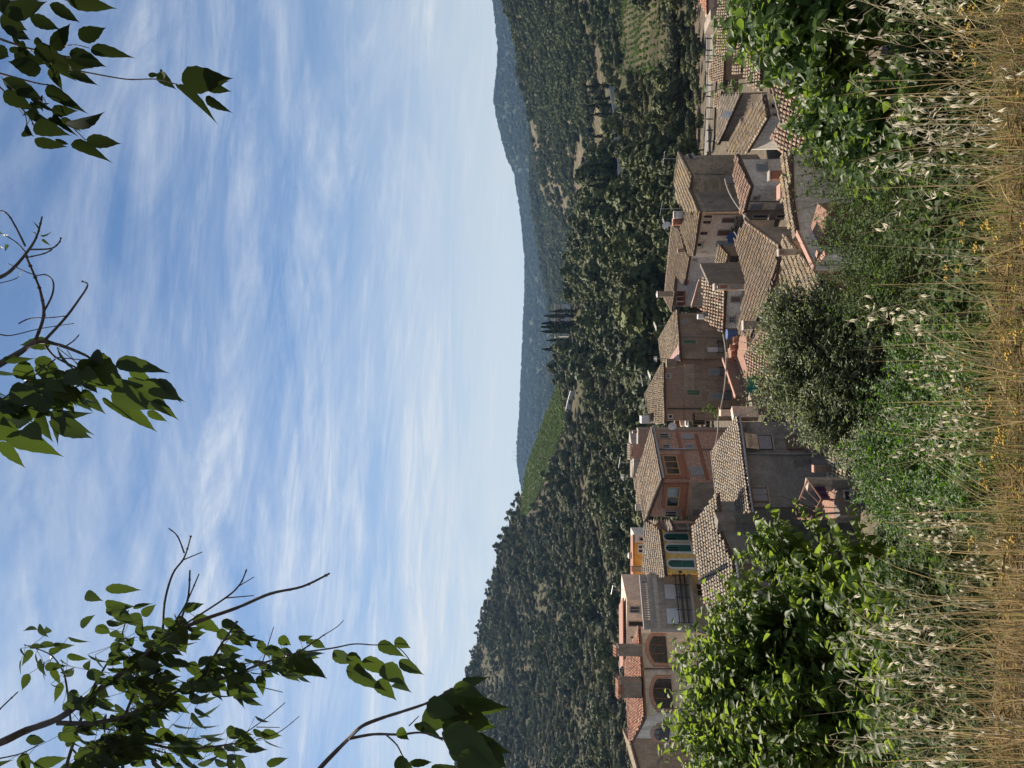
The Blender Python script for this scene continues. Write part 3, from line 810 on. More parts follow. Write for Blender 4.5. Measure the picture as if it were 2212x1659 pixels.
h.block('a', 698, 731, 1379, 71, 70.8, 1.2, 'oldbrick'); slab(h, [(696, 1378), (733, 1378), (735, 1375), (700, 1375)], 71, 'gframe', 'roof')
h.window(722, 729, 1396, 1406, 'roller', 'gframe', 'shutgrey'); h.chimney(723, 728, 1366, 1377, 72, 'band', 'hat')
h = House('flat_roofed_house', 'grey flat roofed house showing above the ridge of the brick house', 645, 1480, 73)
h.block('a', 628, 666, 1367, 73, 72, 5, 'concrete'); slab(h, [(626, 1366), (668, 1365), (662, 1361), (630, 1361)], 73, 'brown', 'roof')
h.roof('b', (565, 1388), (632, 1383), 71, 16, [(560, 1389), (632, 1383), (630, 1370), (566, 1378)], 'brown', OLD)
h.chimney(556, 568, 1374, 1388, 70, 'white', 'slab')

# --- big grey house in front
h = House('grey_house', 'large grey cement rendered house with pale tiled roof and slatted shutters', 650, 1790, 46)
pl = h.roof('a', (552, 1623), (763, 1594), 46, 8, [(552, 1623), (763, 1594), (684, 1540), (559, 1554)], 'grey', GREY, ridges=[((684, 1540), (559, 1554))], inset=.32, tile=(.215, .32, .075))
h.gutter(pl, (552, 1623), (763, 1594), 'metal', .075)
h.window(687, 718, 1637, 1668, 'roller', 'iron', 'shutgrey', fw=.05)
c, e, n, hw, hh = h.rect(687, 718, 1608, 1637); q = MB(); q.box(c + n * .22, e * hw, n * .015 + Z1 * .0, Z1 * hh + n * .12)
for i in range(6): q.box(c + n * .24 + e * hw * (i / 2.5 - 1), e * .012, n * .015, Z1 * hh * .98 + n * .118)
h.part(q, 'raised_blind', M['cream'])
h.window(687, 718, 1698, 1735, 'shutter', 'wood', 'shutbrown', fw=.06); h.window(574, 605, 1624, 1658, 'shutter', 'wood', 'shutgrey', fw=.06)
c, e, n, hw, hh = h.rect(685, 720, 1735, 1740); q = MB(); q.box(c + n * .08, e * hw, n * .1, Z1 * .07); h.part(q, 'sill', M['band'])
h.pipe([(686, 1604), (679, 1612), (677, 1700), (677, 1783)], 'gframe', .06)
pb = Plane((445, 1587), (372, 1595), 45.3, 18)
h.roof('b', (445, 1587), (372, 1595), 45.3, 18, [(330, 1602), (372, 1595), (447, 1583), (531, 1547), (559, 1553), (594, 1549), (516, 1496), (407, 1513), (330, 1532)], 'grey', GREY, inset=.3, tile=(.215, .32, .075))
h.gutter(pb, (445, 1587), (372, 1595), 'white', .07)
h.window(404, 440, 1604, 1625, 'shutter', 'wood', 'shutbrown')
# dormer light between the two roofs
A = P(552, 1577, 45.5); B = P(531, 1574, 45.7); B.z = A.z
d = (B - A).normalized(); hd = Vector((-d.y, d.x, 0)); q = MB(); W = (B - A).length
q.box((A + B) / 2 + hd * .5 + Z1 * .38, d * W / 2, hd * .5, Z1 * .5); h.part(q, 'dormer', M['dark'])
q = MB(); q.box((A + B) / 2 + Z1 * .42 - hd * .01, d * W * .38, hd * .02, Z1 * .34); h.part(q, 'dormer_pane', M['glassb'])
# lean-to at its foot
h = House('lean_to', 'low stone lean-to with pale mossy tiles at the foot of the grey house', 690, 1850, 43)
h.roof('a', (624, 1832), (735, 1842), 42.5, 16, [(622, 1830), (668, 1840), (700, 1822), (745, 1845), (748, 1790), (700, 1793), (624, 1792)], 'dark', [((.40, .36, .27), 4), ((.33, .3, .21), 3), ((.42, .38, .3), 2), ((.45, .3, .2), .8)], inset=.2)
h.chimney(639, 653, 1757, 1784, 43.6, 'dark', 'pot')
# terrace with the awning
h = House('terrace_shed', 'small concrete terrace with terracotta floor, rusty awning frame and purple cloth below the grey house', 580, 1840, 42)
z0 = P(575, 1800, 42).z
pts = [Pz(622, 1803, z0), Pz(530, 1803, z0), Pz(543, 1768, z0), Pz(615, 1765, z0)]
k = 4
if sum(pts[i].x * pts[(i + 1) % k].y - pts[(i + 1) % k].x * pts[i].y for i in range(k)) < 0: pts = pts[::-1]
h.shell('a', pts, 'grey', h.zb)
q = MB(); q.poly([p + Z1 * .01 for p in pts], [(p.x, p.y) for p in pts]); h.part(q, 'terrace_floor', M['terra'])
h.block('b', 615, 628, 1747, 42, 42.5, .5, 'concrete')
h.block('c', 600, 628, 1842, 41.5, 41.8, 1.5, 'terra')
h.block('d', 546, 600, 1815, 41, 41.5, 1.2, 'dark'); h.window(575, 600, 1822, 1838, 'open', 'gframe', 'dim')
fr = MB()
A, B, C, D = P(623, 1745, 42), P(540, 1711, 46), P(580, 1775, 40.4), P(538, 1752, 41)
for a, b in ((A, B), (A, C), (B, D), (C, D)): fr.tube([a, b], .06, n=5)
for t in (.2, .4, .6, .8): fr.tube([A + (B - A) * t, C + (D - C) * t], .03, n=4)
for p in (C, D): fr.tube([p, Vector((p.x, p.y, z0))], .045, n=5)
h.part(fr, 'awning_frame', M['rust'])
M['purple'] = mat_plain('purple_cloth', (.06, .022, .075), .9, .3, 5)
q = MB(); a, b = P(613, 1751, 42.2), P(579, 1768, 41.4)
nn = 8
for i in range(nn):
    t0, t1 = i / nn, (i + 1) / nn
    p0, p1 = a + (b - a) * t0, a + (b - a) * t1; s0, s1 = .06 * math.sin(t0 * 19), .06 * math.sin(t1 * 19)
    q.add([p0 + Vector((0, s0, 0)), p1 + Vector((0, s1, 0)), p1 + Vector((0, s1, -.62)), p0 + Vector((0, s0, -.72))], [(0, 1, 2, 3)])
h.part(q, 'hanging_cloth', M['purple'])

# --- tall brown houses behind the alley
h = House('tall_brown_house', 'tall house of patched brick and brown plaster with a hipped tile roof and green shutters', 810, 1600, 80)
h.roof('a', (744, 1436), (876, 1434), 80, 20, [(744, 1436), (876, 1434), (868, 1428), (807, 1395), (744, 1409)], 'oldbrick', LICH, ridges=[((807, 1395), (872, 1431)), ((807, 1395), (744, 1409))])
h.block('g', 866, 884, 1440, 81.5, 81.5, .6, 'brown'); h.strip(750, 1478, 800, 1477, 'brown', 'render_edge', .1, .03)
c, e, n, hw, hh = h.rect(752, 868, 1500, 1600); q = MB(); q.box(c + n * .012, e * hw, n * .02, Z1 * hh); h.part(q, 'render_patch', M['brown'])
c, e, n, hw, hh = h.rect(805, 872, 1478, 1502); q = MB(); q.box(c + n * .01, e * hw, n * .018, Z1 * hh); h.part(q, 'render_patch', M['tan'])
h.window(842, 852, 1438, 1449, 'pane', 'wframe', 'dim', 1); h.window(755, 764, 1443, 1453, 'open', 'wframe', 'dim')
h.window(804, 818, 1483, 1513, 'shutter', 'gframe', 'green'); h.window(796, 811, 1533, 1577, 'shutter', 'gframe', 'bluegrey', proud=.04)
h.window(848, 863, 1530, 1562, 'shutter', 'gframe', 'bluegrey', proud=.04); h.balcony(847, 865, 1553, 1565)
h.pipe([(776, 1442), (776, 1600)], 'iron'); h.balcony(795, 813, 1557, 1577)
h.block('w', 744, 760, 1386, 83, 83, 2, 'white', zb=P(750, 1412, 83).z)
# alley side: washed-up bits
h.strip(738, 1482, 772, 1482, 'wframe', 'awning_slab', .1, 1.0); h.strip(738, 1462, 766, 1460, 'rust', 'railing', .5, .3)
h.strip(738, 1473, 764, 1470, 'pink', 'awning_slab', .25, .6)
h.window(741, 766, 1496, 1522, 'pane', 'wood', 'dim', 2)
h = House('long_brown_house', 'long brown plastered house with a corrugated pink skylight panel in its tiled roof', 930, 1600, 80.5)
pl = h.roof('a', (878, 1471), (992, 1463), 80.5, 17, [(878, 1471), (992, 1463), (981, 1455), (926, 1425), (877, 1431)], 'brown', LICH, ridges=[((926, 1425), (877, 1431)), ((926, 1425), (985, 1458))])
q = MB(); tri = [pl.px(879, 1470.5), pl.px(915, 1468.5), pl.px(879, 1447)]; up = pl.n * .16
q.poly([p + up for p in tri]); q.poly([p + up * .8 for p in tri][::-1])
for i in range(1, 7):
    a = tri[0] + (tri[2] - tri[0]) * i / 7; b = tri[1] + (tri[2] - tri[1]) * i / 7; q.tube([a + up, b + up], .025, n=4)
M['sheet'] = mat_plain('pink_corrugated_sheet', (.55, .33, .28), .7, .1)
h.part(q, 'skylight_panel', M['sheet'])
h.window(959, 968, 1470, 1485, 'roller', 'gframe', 'bluegrey'); h.window(915, 926, 1475, 1504, 'shutter', 'gframe', 'green')
h.window(897, 909, 1527, 1562, 'shutter', 'gframe', 'roller', proud=.04); h.balcony(895, 918, 1548, 1566)
h.window(902, 912, 1575, 1589, 'pane', 'gframe', 'glassb', 1)
h.window(944, 962, 1515, 1546, 'open', 'tan', 'tan', sill=False); h.pipe([(932, 1470), (931, 1600)], 'gframe')
h.strip(880, 1520, 925, 1518, 'gframe', 'render_edge', .05, .02)

# --- small house with new pantiles
h = House('pantiled_cottage', 'small grey cottage with two-tone pantiles, brown shutter and tall chimney stack', 1000, 1610, 60)
pl = h.roof('a', (941, 1562), (1049, 1568), 60, 22, [(941, 1562), (1049, 1568), (1065, 1521), (974, 1518)], 'lgrey', MIX, inset=.22, tile=(.25, .36, .085))
h.window(1005.5, 1019.5, 1578, 1600, 'shutter', 'gframe', 'shutbrown'); h.window(962, 975, 1574, 1587, 'pane', 'gframe', 'dim', 1, bars=1)
h.block('b', 1049, 1091, 1531, 59, 62.5, .25, 'dark')
h.chimney(1034, 1047, 1541, 1628, 57.5, 'concrete', 'slab', d=.3, vent='band')
h.strip(944, 1607, 1036, 1607, 'gframe', 'plinth', .2, .05)
q = MB(); c = pl.px(975, 1522); q.box(c + Z1 * .25, (.18, 0, 0), (0, .25, 0), (0, 0, .3)); h.part(q, 'roof_vent', M['wframe'])

# --- broad low roofs
h = House('broad_roofed_house', 'low house under a broad weathered tile roof in front of the pantiled cottage', 1080, 1740, 52)
h.roof('a', (926, 1625), (1065, 1676), 56, 15, [(926, 1625), (1000, 1654), (1065, 1676), (1127, 1687), (1181, 1613), (1140, 1588), (1090, 1602), (1048, 1614), (940, 1594)], 'tan', OLD, ridges=[((1127, 1687), (1181, 1613))], inset=.35)
h.chimney(948, 966, 1606, 1636, 54, 'tan', 'slab')
h = House('mossy_roofed_house', 'low house with lichen streaked tiles and a squat chimney in front of the broad roof', 1080, 1800, 42)
pl = h.roof('a', (1023, 1781), (1070, 1762), 41, 17, [(980, 1790), (1023, 1781), (1070, 1761), (1152, 1695), (1065, 1690), (1033, 1694), (985, 1720)], 'brick', LICH, ridges=[((1065, 1690), (1030, 1694)), ((1070, 1761), (1152, 1695))], inset=.3)
h.chimney(1108, 1121, 1682, 1714, 44.5, 'tan', 'slab', vent='band')

# --- red roof behind the olive, brick terrace
h = House('terracotta_terrace', 'terracotta paved roof terrace with brick parapet and turquoise netting, cluttered with brick piles', 870, 1640, 64)
zt = P(870, 1612, 64).z
pts = [Pz(800, 1612, zt), Pz(946, 1612, zt), Pz(905, 1572, zt), Pz(801, 1584, zt)]
h.shell('a', pts, 'terra', h.zb)
h.strip(801, 1614, 940, 1613, 'coping', 'coping', .1, .06)
a, b = Pz(884, 1562, zt + .9), Pz(801, 1590, zt + .9)
q = MB(); d = (b - a).normalized(); q.box((a + b) / 2 - Z1 * .45, (b - a) / 2, Vector((-d.y, d.x, 0)) * .1, Z1 * .45); h.part(q, 'parapet', M['terra'])
q = MB(); q.box((a + b) / 2 + Z1 * .04, (b - a) / 2 * 1.01, Vector((-d.y, d.x, 0)) * .15, Z1 * .04); h.part(q, 'coping', M['coping'])
M['net'] = mat_plain('turquoise_net', (.015, .2, .15), .8, .4, 10)
q = MB(); a, b = P(799, 1614, 63.6), P(861, 1614, 63.6)
for i in range(14):
    t0, t1 = i / 14, (i + 1) / 14; s0, s1 = .05 * math.sin(i * 2.1), .05 * math.sin(i * 2.1 + 2.1)
    p0, p1 = a + (b - a) * t0, a + (b - a) * t1
    q.add([p0 + Vector((0, s0, 0)), p1 + Vector((0, s1, 0)), p1 + Vector((0, s1, -.9)), p0 + Vector((0, s0, -.9))], [(0, 1, 2, 3)])
h.part(q, 'netting', M['net'])
for i in range(6):                                        # loose masonry left about on the paving
    pass
piles = [(838, 1586, .9, .5, 'pile of red hollow bricks beside the parapet of the terracotta terrace'), (858, 1590, .5, .7, 'leaning red clay panel in the middle of the terracotta terrace'),
         (876, 1588, .6, .6, 'stack of hollow bricks with a plank on top on the terracotta terrace'), (893, 1590, .8, .45, 'low heap of broken bricks on the terracotta terrace'),
         (908, 1592, .5, .6, 'tall narrow stack of bricks on the terracotta terrace'), (924, 1594, .6, .4, 'stack of bricks beside the blue tub on the terrace'), (820, 1597, .7, .4, 'scattered roof tiles near the turquoise net')]
for (u, v, wd, ht, lb) in piles:
    p = Pz(u, v, zt); r = empty('brick_pile', (p.x, p.y, zt), lb, 'brick pile', 'brick piles on the terracotta terrace')
    for lay in range(3):
        q = MB(); n_ = 5 - lay
        for i in range(n_):
            an = rng.uniform(-.25, .25); ex = Vector((math.cos(an), math.sin(an), 0)) * .12; ey = Vector((-math.sin(an), math.cos(an), 0)) * .06
            q.box(p + Vector(((i - (n_ - 1) / 2) * wd / 4.2 + rng.uniform(-.04, .04), rng.uniform(-.12, .12), ht * (lay + .5) / 3)), ex, ey, Z1 * ht / 6.3, col=pick(RED))
        q.build('brick_course', M['tile'], r)
    if 'plank' in lb:
        q = MB(); q.box(p + Z1 * (ht + .06), (.9, .1, 0), (-.01, .09, 0), Z1 * .03); q.build('plank', M['honey'], r)
p = Pz(937, 1590, zt); q = MB(); M['blue'] = mat_plain('blue_plastic', (.03, .075, .24), .5)
r = empty('plastic_tub', (p.x, p.y, zt), 'blue plastic tub on the terrace beside the cottage eaves', 'tub')
q.tube([p, p + Z1 * .75], .36, .42, n=12); q.build('body', M['blue'], r); q = MB()
q.tube([p + Z1 * .72, p + Z1 * .8], .46, .46, n=12); q.build('rim', M['blue'], r)
h = House('hidden_house', 'red ribbed tile roof half hidden by the grey-green tree below the terracotta terrace', 880, 1740, 50)
h.roof('a', (840, 1690), (950, 1700), 50, 17, [(840, 1690), (955, 1705), (948, 1648), (891, 1611), (846, 1623)], 'tan', PINKR + [((.42, .28, .09), 1)], ridges=[((891, 1611), (948, 1648)), ((891, 1611), (846, 1623))])
h = House('alley_wall', 'short pink plastered wall stubs with chipped tops at the end of the alley', 775, 1640, 50, 'wall')
h.block('a', 760, 774, 1557, 52, 52, .6, 'pink', vb=1606); h.block('b', 758, 782, 1585, 50, 50.5, .5, 'pink', vb=1640); h.block('c', 775, 812, 1627, 52, 53, .6, 'brown')

# --- tower-like stone house and cream house
h = House('stone_house', 'tall rubble stone house with orange lichen on its sloping tiled roof', 1270, 1590, 62)
h.roof('a', (1199, 1513), (1250, 1491.5), 62, 15, [(1199, 1513), (1250, 1491.5), (1278, 1494.5), (1330, 1468), (1262, 1458), (1235, 1463), (1204, 1478)], 'stone', LICH + [((.38, .25, .08), 1.6)], ridges=[((1330, 1468), (1262, 1458)), ((1278, 1494.5), (1330, 1468))], inset=.25)
c, e, n, hw, hh = h.rect(1203, 1244, 1518, 1590); q = MB(); q.box(c + n * .02, e * hw, n * .03, Z1 * hh); h.part(q, 'render_patch', M['dark'])
h.window(1314, 1325, 1486, 1498, 'open', 'gframe', 'dim'); h.window(1263, 1277, 1567, 1584, 'roller', 'gframe', 'shutgrey')
h.pipe([(1281, 1500), (1280, 1566)], 'iron', .03)
h = House('cream_house', 'cream plastered house with small arched attic windows and cluttered balconies', 1150, 1610, 68)
pl = h.roof('a', (1106, 1498.5), (1199, 1513), 70, 15, [(1106, 1498.5), (1199, 1513), (1206, 1479), (1175, 1469), (1160, 1471), (1109, 1490)], 'cream', LICH, inset=.25)
for u0, u1, v0, v1 in ((1188, 1195.5, 1519, 1538), (1175.5, 1183.5, 1517, 1535), (1151, 1160, 1511, 1528)): h.arch(u0, u1, v0, v1, 'cream', 'wood', fw=.05, glaze='shutter')
h.window(1126, 1136, 1505, 1517, 'open', 'cream', 'dim'); h.window(1178, 1189, 1559, 1588, 'shutter', 'gframe', 'wood'); h.window(1150, 1163, 1549, 1578, 'shutter', 'gframe', 'wood')
h.window(1127, 1139, 1547, 1586, 'shutter', 'gframe', 'bluegrey'); h.balcony(1148, 1168, 1578, 1592, .7); h.balcony(1174, 1192, 1588, 1602, .7)
h.chimney(1174, 1188, 1452, 1476, 71, 'band', 'pot'); h.chimney(1189, 1203, 1456, 1478, 70.5, 'white', 'slab')
a, n, e = h.face(1158, 1574); q = MB()
for i in range(5): q.box(a + e * (i * .22 - .5) + n * .75 - Z1 * rng.uniform(.1, .2), e * .1, n * .02, Z1 * rng.uniform(.3, .45))
h.part(q, 'hanging_laundry', M['blue'])
h = House('outhouse', 'tiny outhouse with a lichen spotted roof and dark open front beside the cream house', 1108, 1610, 63)
h.roof('a', (1111, 1573), (1091, 1569), 63, 20, [(1131, 1556), (1111, 1573), (1091, 1569), (1091, 1543)], 'dark', LICH, inset=.12)
h.window(1093, 1106, 1576, 1596, 'open', 'timber', 'dim', bars=2, sill=False)
# --- long roof above, white house
h = House('long_roofed_house', 'white walled house with red painted eaves under a long brown tile roof beside the wood', 1060, 1560, 78)
h.roof('a', (1042, 1479.6), (1105, 1490), 78, 15, [(1042, 1479.6), (1105, 1490), (1118, 1481), (1160, 1471), (1174, 1453), (1015, 1437), (986, 1454), (996, 1456), (1064, 1461)], 'white', OLD, ridges=[((1174, 1453), (1015, 1437)), ((1015, 1437), (986, 1454))], inset=.4)
h.strip(1046, 1484, 1102, 1493, 'band', 'painted_eave', .22, .12)
for u0, u1 in ((1020, 1030), (1010, 1018), (999, 1006)): h.window(u0, u1, 1462, 1478, 'pane', 'band', 'dim', 1)
h.chimney(1018, 1030, 1419, 1437, 79, 'brown', 'hat'); h.chimney(1114, 1122, 1463, 1480, 76, 'dark', 'pot')
h.window(1096, 1100, 1496, 1505, 'pane', 'gframe', 'glass', 0)
h = House('parapet_house', 'grey brown parapet wall with red clay coping in front of the white walled house', 1025, 1580, 70)
h.block('a', 996, 1051, 1493, 72, 68, .3, 'tan'); h.strip(996.5, 1494, 1050.5, 1509, 'coping', 'coping', .14, .06)

# --- grey house on the right of the alley
h = House('patched_house', 'pale grey house with patched render and a narrow pink tiled roof beside the alley', 1258, 1700, 52)
h.roof('a', (1258, 1623.5), (1199, 1607), 52, 15, [(1327, 1592), (1258, 1623.5), (1199, 1607), (1196, 1601), (1225, 1600), (1285, 1586)], 'lgrey', PINKR, inset=.22)
h.window(1289, 1304, 1634, 1656, 'roller', 'gframe', 'bluegrey'); h.window(1228, 1236, 1626, 1638, 'pane', 'gframe', 'wood', 0)
h.window(1206.5, 1218, 1621, 1644, 'shutter', 'gframe', 'bluegrey'); h.window(1208, 1219, 1676, 1692, 'shutter', 'gframe', 'bluegrey')
h.chimney(1273, 1291, 1662, 1702, 47.5, 'band', 'slab'); h.chimney(1234, 1262, 1684, 1712, 46, 'tan', 'pot')
h.pipe([(1226, 1618), (1225, 1690)], 'iron', .03)
h.block('b', 1183, 1200, 1607, 54.5, 54, 4, 'dark'); h.window(1188, 1197, 1625, 1660, 'open', 'gframe', 'dim'); h.window(1188, 1197, 1676, 1696, 'open', 'gframe', 'dim')
h = House('strip_roofed_wall', 'rough pinkish garden wall topped with a strip of old tiles below the patched house', 1235, 1760, 43.5, 'wall')
h.roof('a', (1143, 1724), (1234, 1710), 43, 17, [(1143, 1724), (1234, 1710), (1330, 1708), (1330, 1691), (1230, 1691), (1190, 1697), (1146, 1718)], 'pinkw' if 'pinkw' in M else 'lgrey', LICH, inset=.12)
h = House('small_terrace', 'terracotta paved terrace with a pink railing coping and lavender grey walls', 1160, 1790, 38)
zt = P(1200, 1791, 38).z
pts = [Pz(1200, 1791, zt), Pz(1220, 1766, zt), Pz(1169, 1752, zt), Pz(1117, 1767, zt)]
h.shell('a', pts, 'terra', h.zb)
for (a, b) in (((1157, 1722), (1079, 1759)), ((1079, 1759), (1117, 1768)), ((1079, 1759), (1113, 1784))):
    A = P(a[0], a[1], 40.5 if a[0] > 1100 else 38.5); B = Pz(b[0], b[1], A.z); d = (B - A).normalized(); s_ = Vector((-d.y, d.x, 0))
    q = MB(); q.box((A + B) / 2, (B - A) / 2, s_ * .14, Z1 * .06); h.part(q, 'coping', M['coping'])
    q = MB(); q.box((A + B) / 2 - Z1 * 1.1, (B - A) / 2 * .99, s_ * .1, Z1 * 1.03); h.part(q, 'terrace_wall', M['lgrey'])

# --- roofs on the right
h = House('diagonal_roofed_house', 'long house with a mossy tile roof running diagonally and an orange tiled eave', 1390, 1720, 50)
h.roof('a', (1407, 1660), (1330, 1614), 50, 15, [(1455, 1651), (1407, 1660), (1329, 1614), (1332, 1566), (1371, 1583), (1431, 1629)], 'lgrey', LICH, ridges=[((1407, 1660), (1329, 1614))], inset=.25)
h.window(1410, 1417, 1668, 1682, 'open', 'gframe', 'dim'); h.window(1424, 1436, 1664, 1680, 'open', 'gframe', 'dim')
h = House('wedge_roofed_house', 'grey house with a narrow wedge of pale tiles and flat patch on its roof', 1400, 1660, 60)
h.roof('a', (1458, 1602), (1346, 1551.5), 60, 13, [(1458, 1602), (1346, 1551.5), (1352, 1548), (1390, 1553), (1452, 1558)], 'tan', GREY, inset=.25)
h.roof('b', (1424, 1557), (1462, 1558), 69, 18, [(1422, 1557), (1462, 1558), (1459, 1541), (1430, 1543)], 'tan', OLD, inset=.15)
h = House('ridge_roofed_house', 'house with a brown weathered roof beside the road rail', 1515, 1640, 71)
h.roof('a', (1494, 1563), (1536, 1565), 71, 18, [(1482, 1563), (1552, 1566), (1554, 1547), (1503, 1531), (1482, 1534)], 'brown', OLD, inset=.2)
h = House('ribbed_roofed_house', 'house under a brown ribbed tile roof behind the leafy shoots', 1600, 1640, 66)
h.roof('a', (1547, 1572), (1665, 1582), 66, 18, [(1540, 1572), (1680, 1583), (1680, 1556), (1552, 1547)], 'tan', OLD, inset=.2, tile=(.22, .34, .07))
h = House('stepped_roofed_house', 'house with two stepped tiled roofs behind the leafy bush', 1580, 1700, 57)
h.roof('a', (1506, 1602), (1660, 1614), 57, 16, [(1500, 1602), (1680, 1615), (1680, 1598), (1530, 1588), (1498, 1584)], 'tan', OLD, inset=.2, tile=(.22, .34, .07))
h.roof('b', (1470, 1642), (1660, 1655), 51, 16, [(1462, 1642), (1690, 1657), (1690, 1620), (1500, 1610), (1480, 1612)], 'lgrey', OLD, inset=.25)
h = House('russet_roofed_house', 'house with a russet tile roof and clay ridge low on the right behind the bushes', 1410, 1800, 39)
h.roof('a', (1335, 1735), (1480, 1760), 38, 17, [(1328, 1735), (1490, 1760), (1476, 1672), (1396, 1692), (1360, 1669), (1330, 1690)], 'tan', PINKR + OLD, ridges=[((1476, 1672), (1396, 1692)), ((1396, 1692), (1360, 1669))], inset=.25)
h = House('peach_house', 'peach coloured house with a red tiled gable and brown balcony at the right edge', 1650, 1600, 74)
h.block('a', 1630, 1720, 1527, 74, 74, .8, 'pink'); h.block('b', 1616, 1640, 1535, 72, 72, 3, 'tan')
h.roof('b', (1629, 1527), (1720, 1527), 73.5, 18, [(1627, 1527), (1720, 1527), (1720, 1506), (1660, 1512)], 'pink', RED, walls=False)
h.balcony(1638, 1660, 1540, 1553, .8, 'wood')

# --- antennas, dishes, cables
def antenna(u, vt, vb, Y, label, tilt=0, n=5, size=.55):
    b, t = P(u, vb, Y), P(u, vt, Y); b.z -= .3; r = empty('tv_antenna', b, label, 'antenna', 'aerials on the roofs')
    q = MB(); q.tube([b, t], .022, n=5); q.build('mast', M['metal'], r)
    q = MB(); an = rng.uniform(0, 3.1) + tilt; d = Vector((math.cos(an), math.sin(an), .12)).normalized(); s_ = Vector((-d.y, d.x, 0)).normalized()
    q.tube([t - d * size, t + d * size], .018, n=4)
    for i in range(n):
        c = t - d * size + d * 2 * size * i / (n - 1); L = size * (.55 - .05 * i); q.tube([c - s_ * L, c + s_ * L], .012, n=4)
    q.build('crossbars', M['metal'], r)
for a in ((385, 1322, 1346, 74, 'slanted tv antenna on the pink house roof'), (837, 1386, 1412, 82, 'white fan shaped antenna left of the hipped roof ridge'), (850, 1402, 1420, 81, 'antenna on the verge of the hipped roof'),
          (884, 1416, 1436, 81, 'dark antenna beside the corrugated skylight panel'), (628, 1344, 1378, 70, 'tall thin antenna behind the brick house ridge'), (660, 1338, 1366, 73, 'small antenna above the flat roofed house'),
          (1208, 1428, 1462, 68, 'antenna beside the white chimney of the cream house'), (1178, 1434, 1456, 71, 'antenna above the red chimney of the cream house'), (1316, 1434, 1466, 66, 'antenna above the stone house verge'),
          (955, 1415, 1440, 82, 'lone antenna above the long brown house'), (215, 1338, 1358, 62, 'thin antenna between the two chimneys of the arched house')): antenna(*a)
def dish(u, v, Y, label, r_=.38):
    p = P(u, v, Y); r = empty('satellite_dish', p, label, 'satellite dish')
    q = MB(); f = Vector((.5, -.8, .35)).normalized(); a = f.cross(Z1).normalized(); b = a.cross(f); rings = []
    for k in range(4):
        rr = r_ * k / 3; q0 = len(q.v)
        for i in range(16): q.v.append(p + (a * math.cos(i * math.pi / 8) + b * math.sin(i * math.pi / 8)) * rr + f * (.12 * (k / 3) ** 2))
    for k in range(3):
        for i in range(16):
            q.f.append([k * 16 + i, k * 16 + (i + 1) % 16, (k + 1) * 16 + (i + 1) % 16, (k + 1) * 16 + i]); q.uv.append([(0, 0)] * 4); q.c.append((1, 1, 1)); q.m.append(0)
    q.build('reflector', M['wframe'], r, smooth=True)
    q = MB(); q.tube([p - b * r_ * .9, p + f * .4], .015, n=4); q.tube([p, p - f * .5], .03, n=5); q.build('bracket_arm', M['metal'], r)
dish(737, 1453, 69, 'round satellite dish on the side wall of the brick house'); dish(1171, 1440, 70, 'white satellite dish among the aerials of the cream house'); dish(1409, 1570, 58, 'grey satellite dish on the wedge shaped roof')
def cable(pts, label, r=.03, sag=.25):
    q = MB(); L = []
    for (a, b) in zip(pts[:-1], pts[1:]):
        for i in range(9):
            t = i / 8; p = a + (b - a) * t; p.z -= sag * 4 * t * (1 - t); L.append(p)
    q.tube(L, r, n=5); o = q.build('overhead_cable', M['cable'], None, L[0], True); tag(o, label, 'cable')
cable([P(937, 1562, 58), P(856, 1568, 56), P(754, 1551, 53), P(688, 1543, 53)], 'thick pale cable slung from the cottage to the grey roof', .05, .1)
cable([P(1273, 1566, 61), P(1183, 1619, 53)], 'pale cable hanging from the stone house to the broad roof', .05, -.3)
cable([P(1158, 1586, 60), P(1120, 1600, 58)], 'short pale cable over the broad roof edge', .04, .1)
cable([P(801, 1612, 62), P(768, 1600, 51), P(700, 1575, 52)], 'thin cable across the mouth of the alley', .02, .2)
# --- road above the village on the right, with its rail
q = MB(); a, b = P(1330, 1530, 116), P(1760, 1524, 108)
zr = -22.6
pts = []
for i in range(13):
    t = i / 12; p = a + (b - a) * t; pts.append(p)
q = MB()
for i in range(12):
    p0, p1 = pts[i], pts[i + 1]
    q.add([Vector((p0.x, p0.y + .6, zr)), Vector((p1.x, p1.y + .6, zr)), Vector((p1.x, p1.y + 3.2, zr)), Vector((p0.x, p0.y + 3.2, zr))], [(0, 1, 2, 3)])
M['road'] = mat_plain('pale_road', (.2, .18, .155), .95, .15, 3)
o = q.build('road', M['road']); o['kind'] = 'structure'
r = empty('guard_rail', pts[0], 'long pale guard rail with dark posts along the road behind the right hand roofs', 'guard rail')
q = MB(); q.tube(pts, .1, n=6); q.build('rail', M['wframe'], r)
L = (pts[-1] - pts[0]).length; n = 18
for i in range(n):
    p = pts[0] + (pts[-1] - pts[0]) * i / (n - 1); q = MB(); q.box(p - Z1 * .25 - Vector((0, .02, 0)), (.06, 0, 0), (0, .1, 0), Z1 * .5); q.build('post', M['iron'], r)
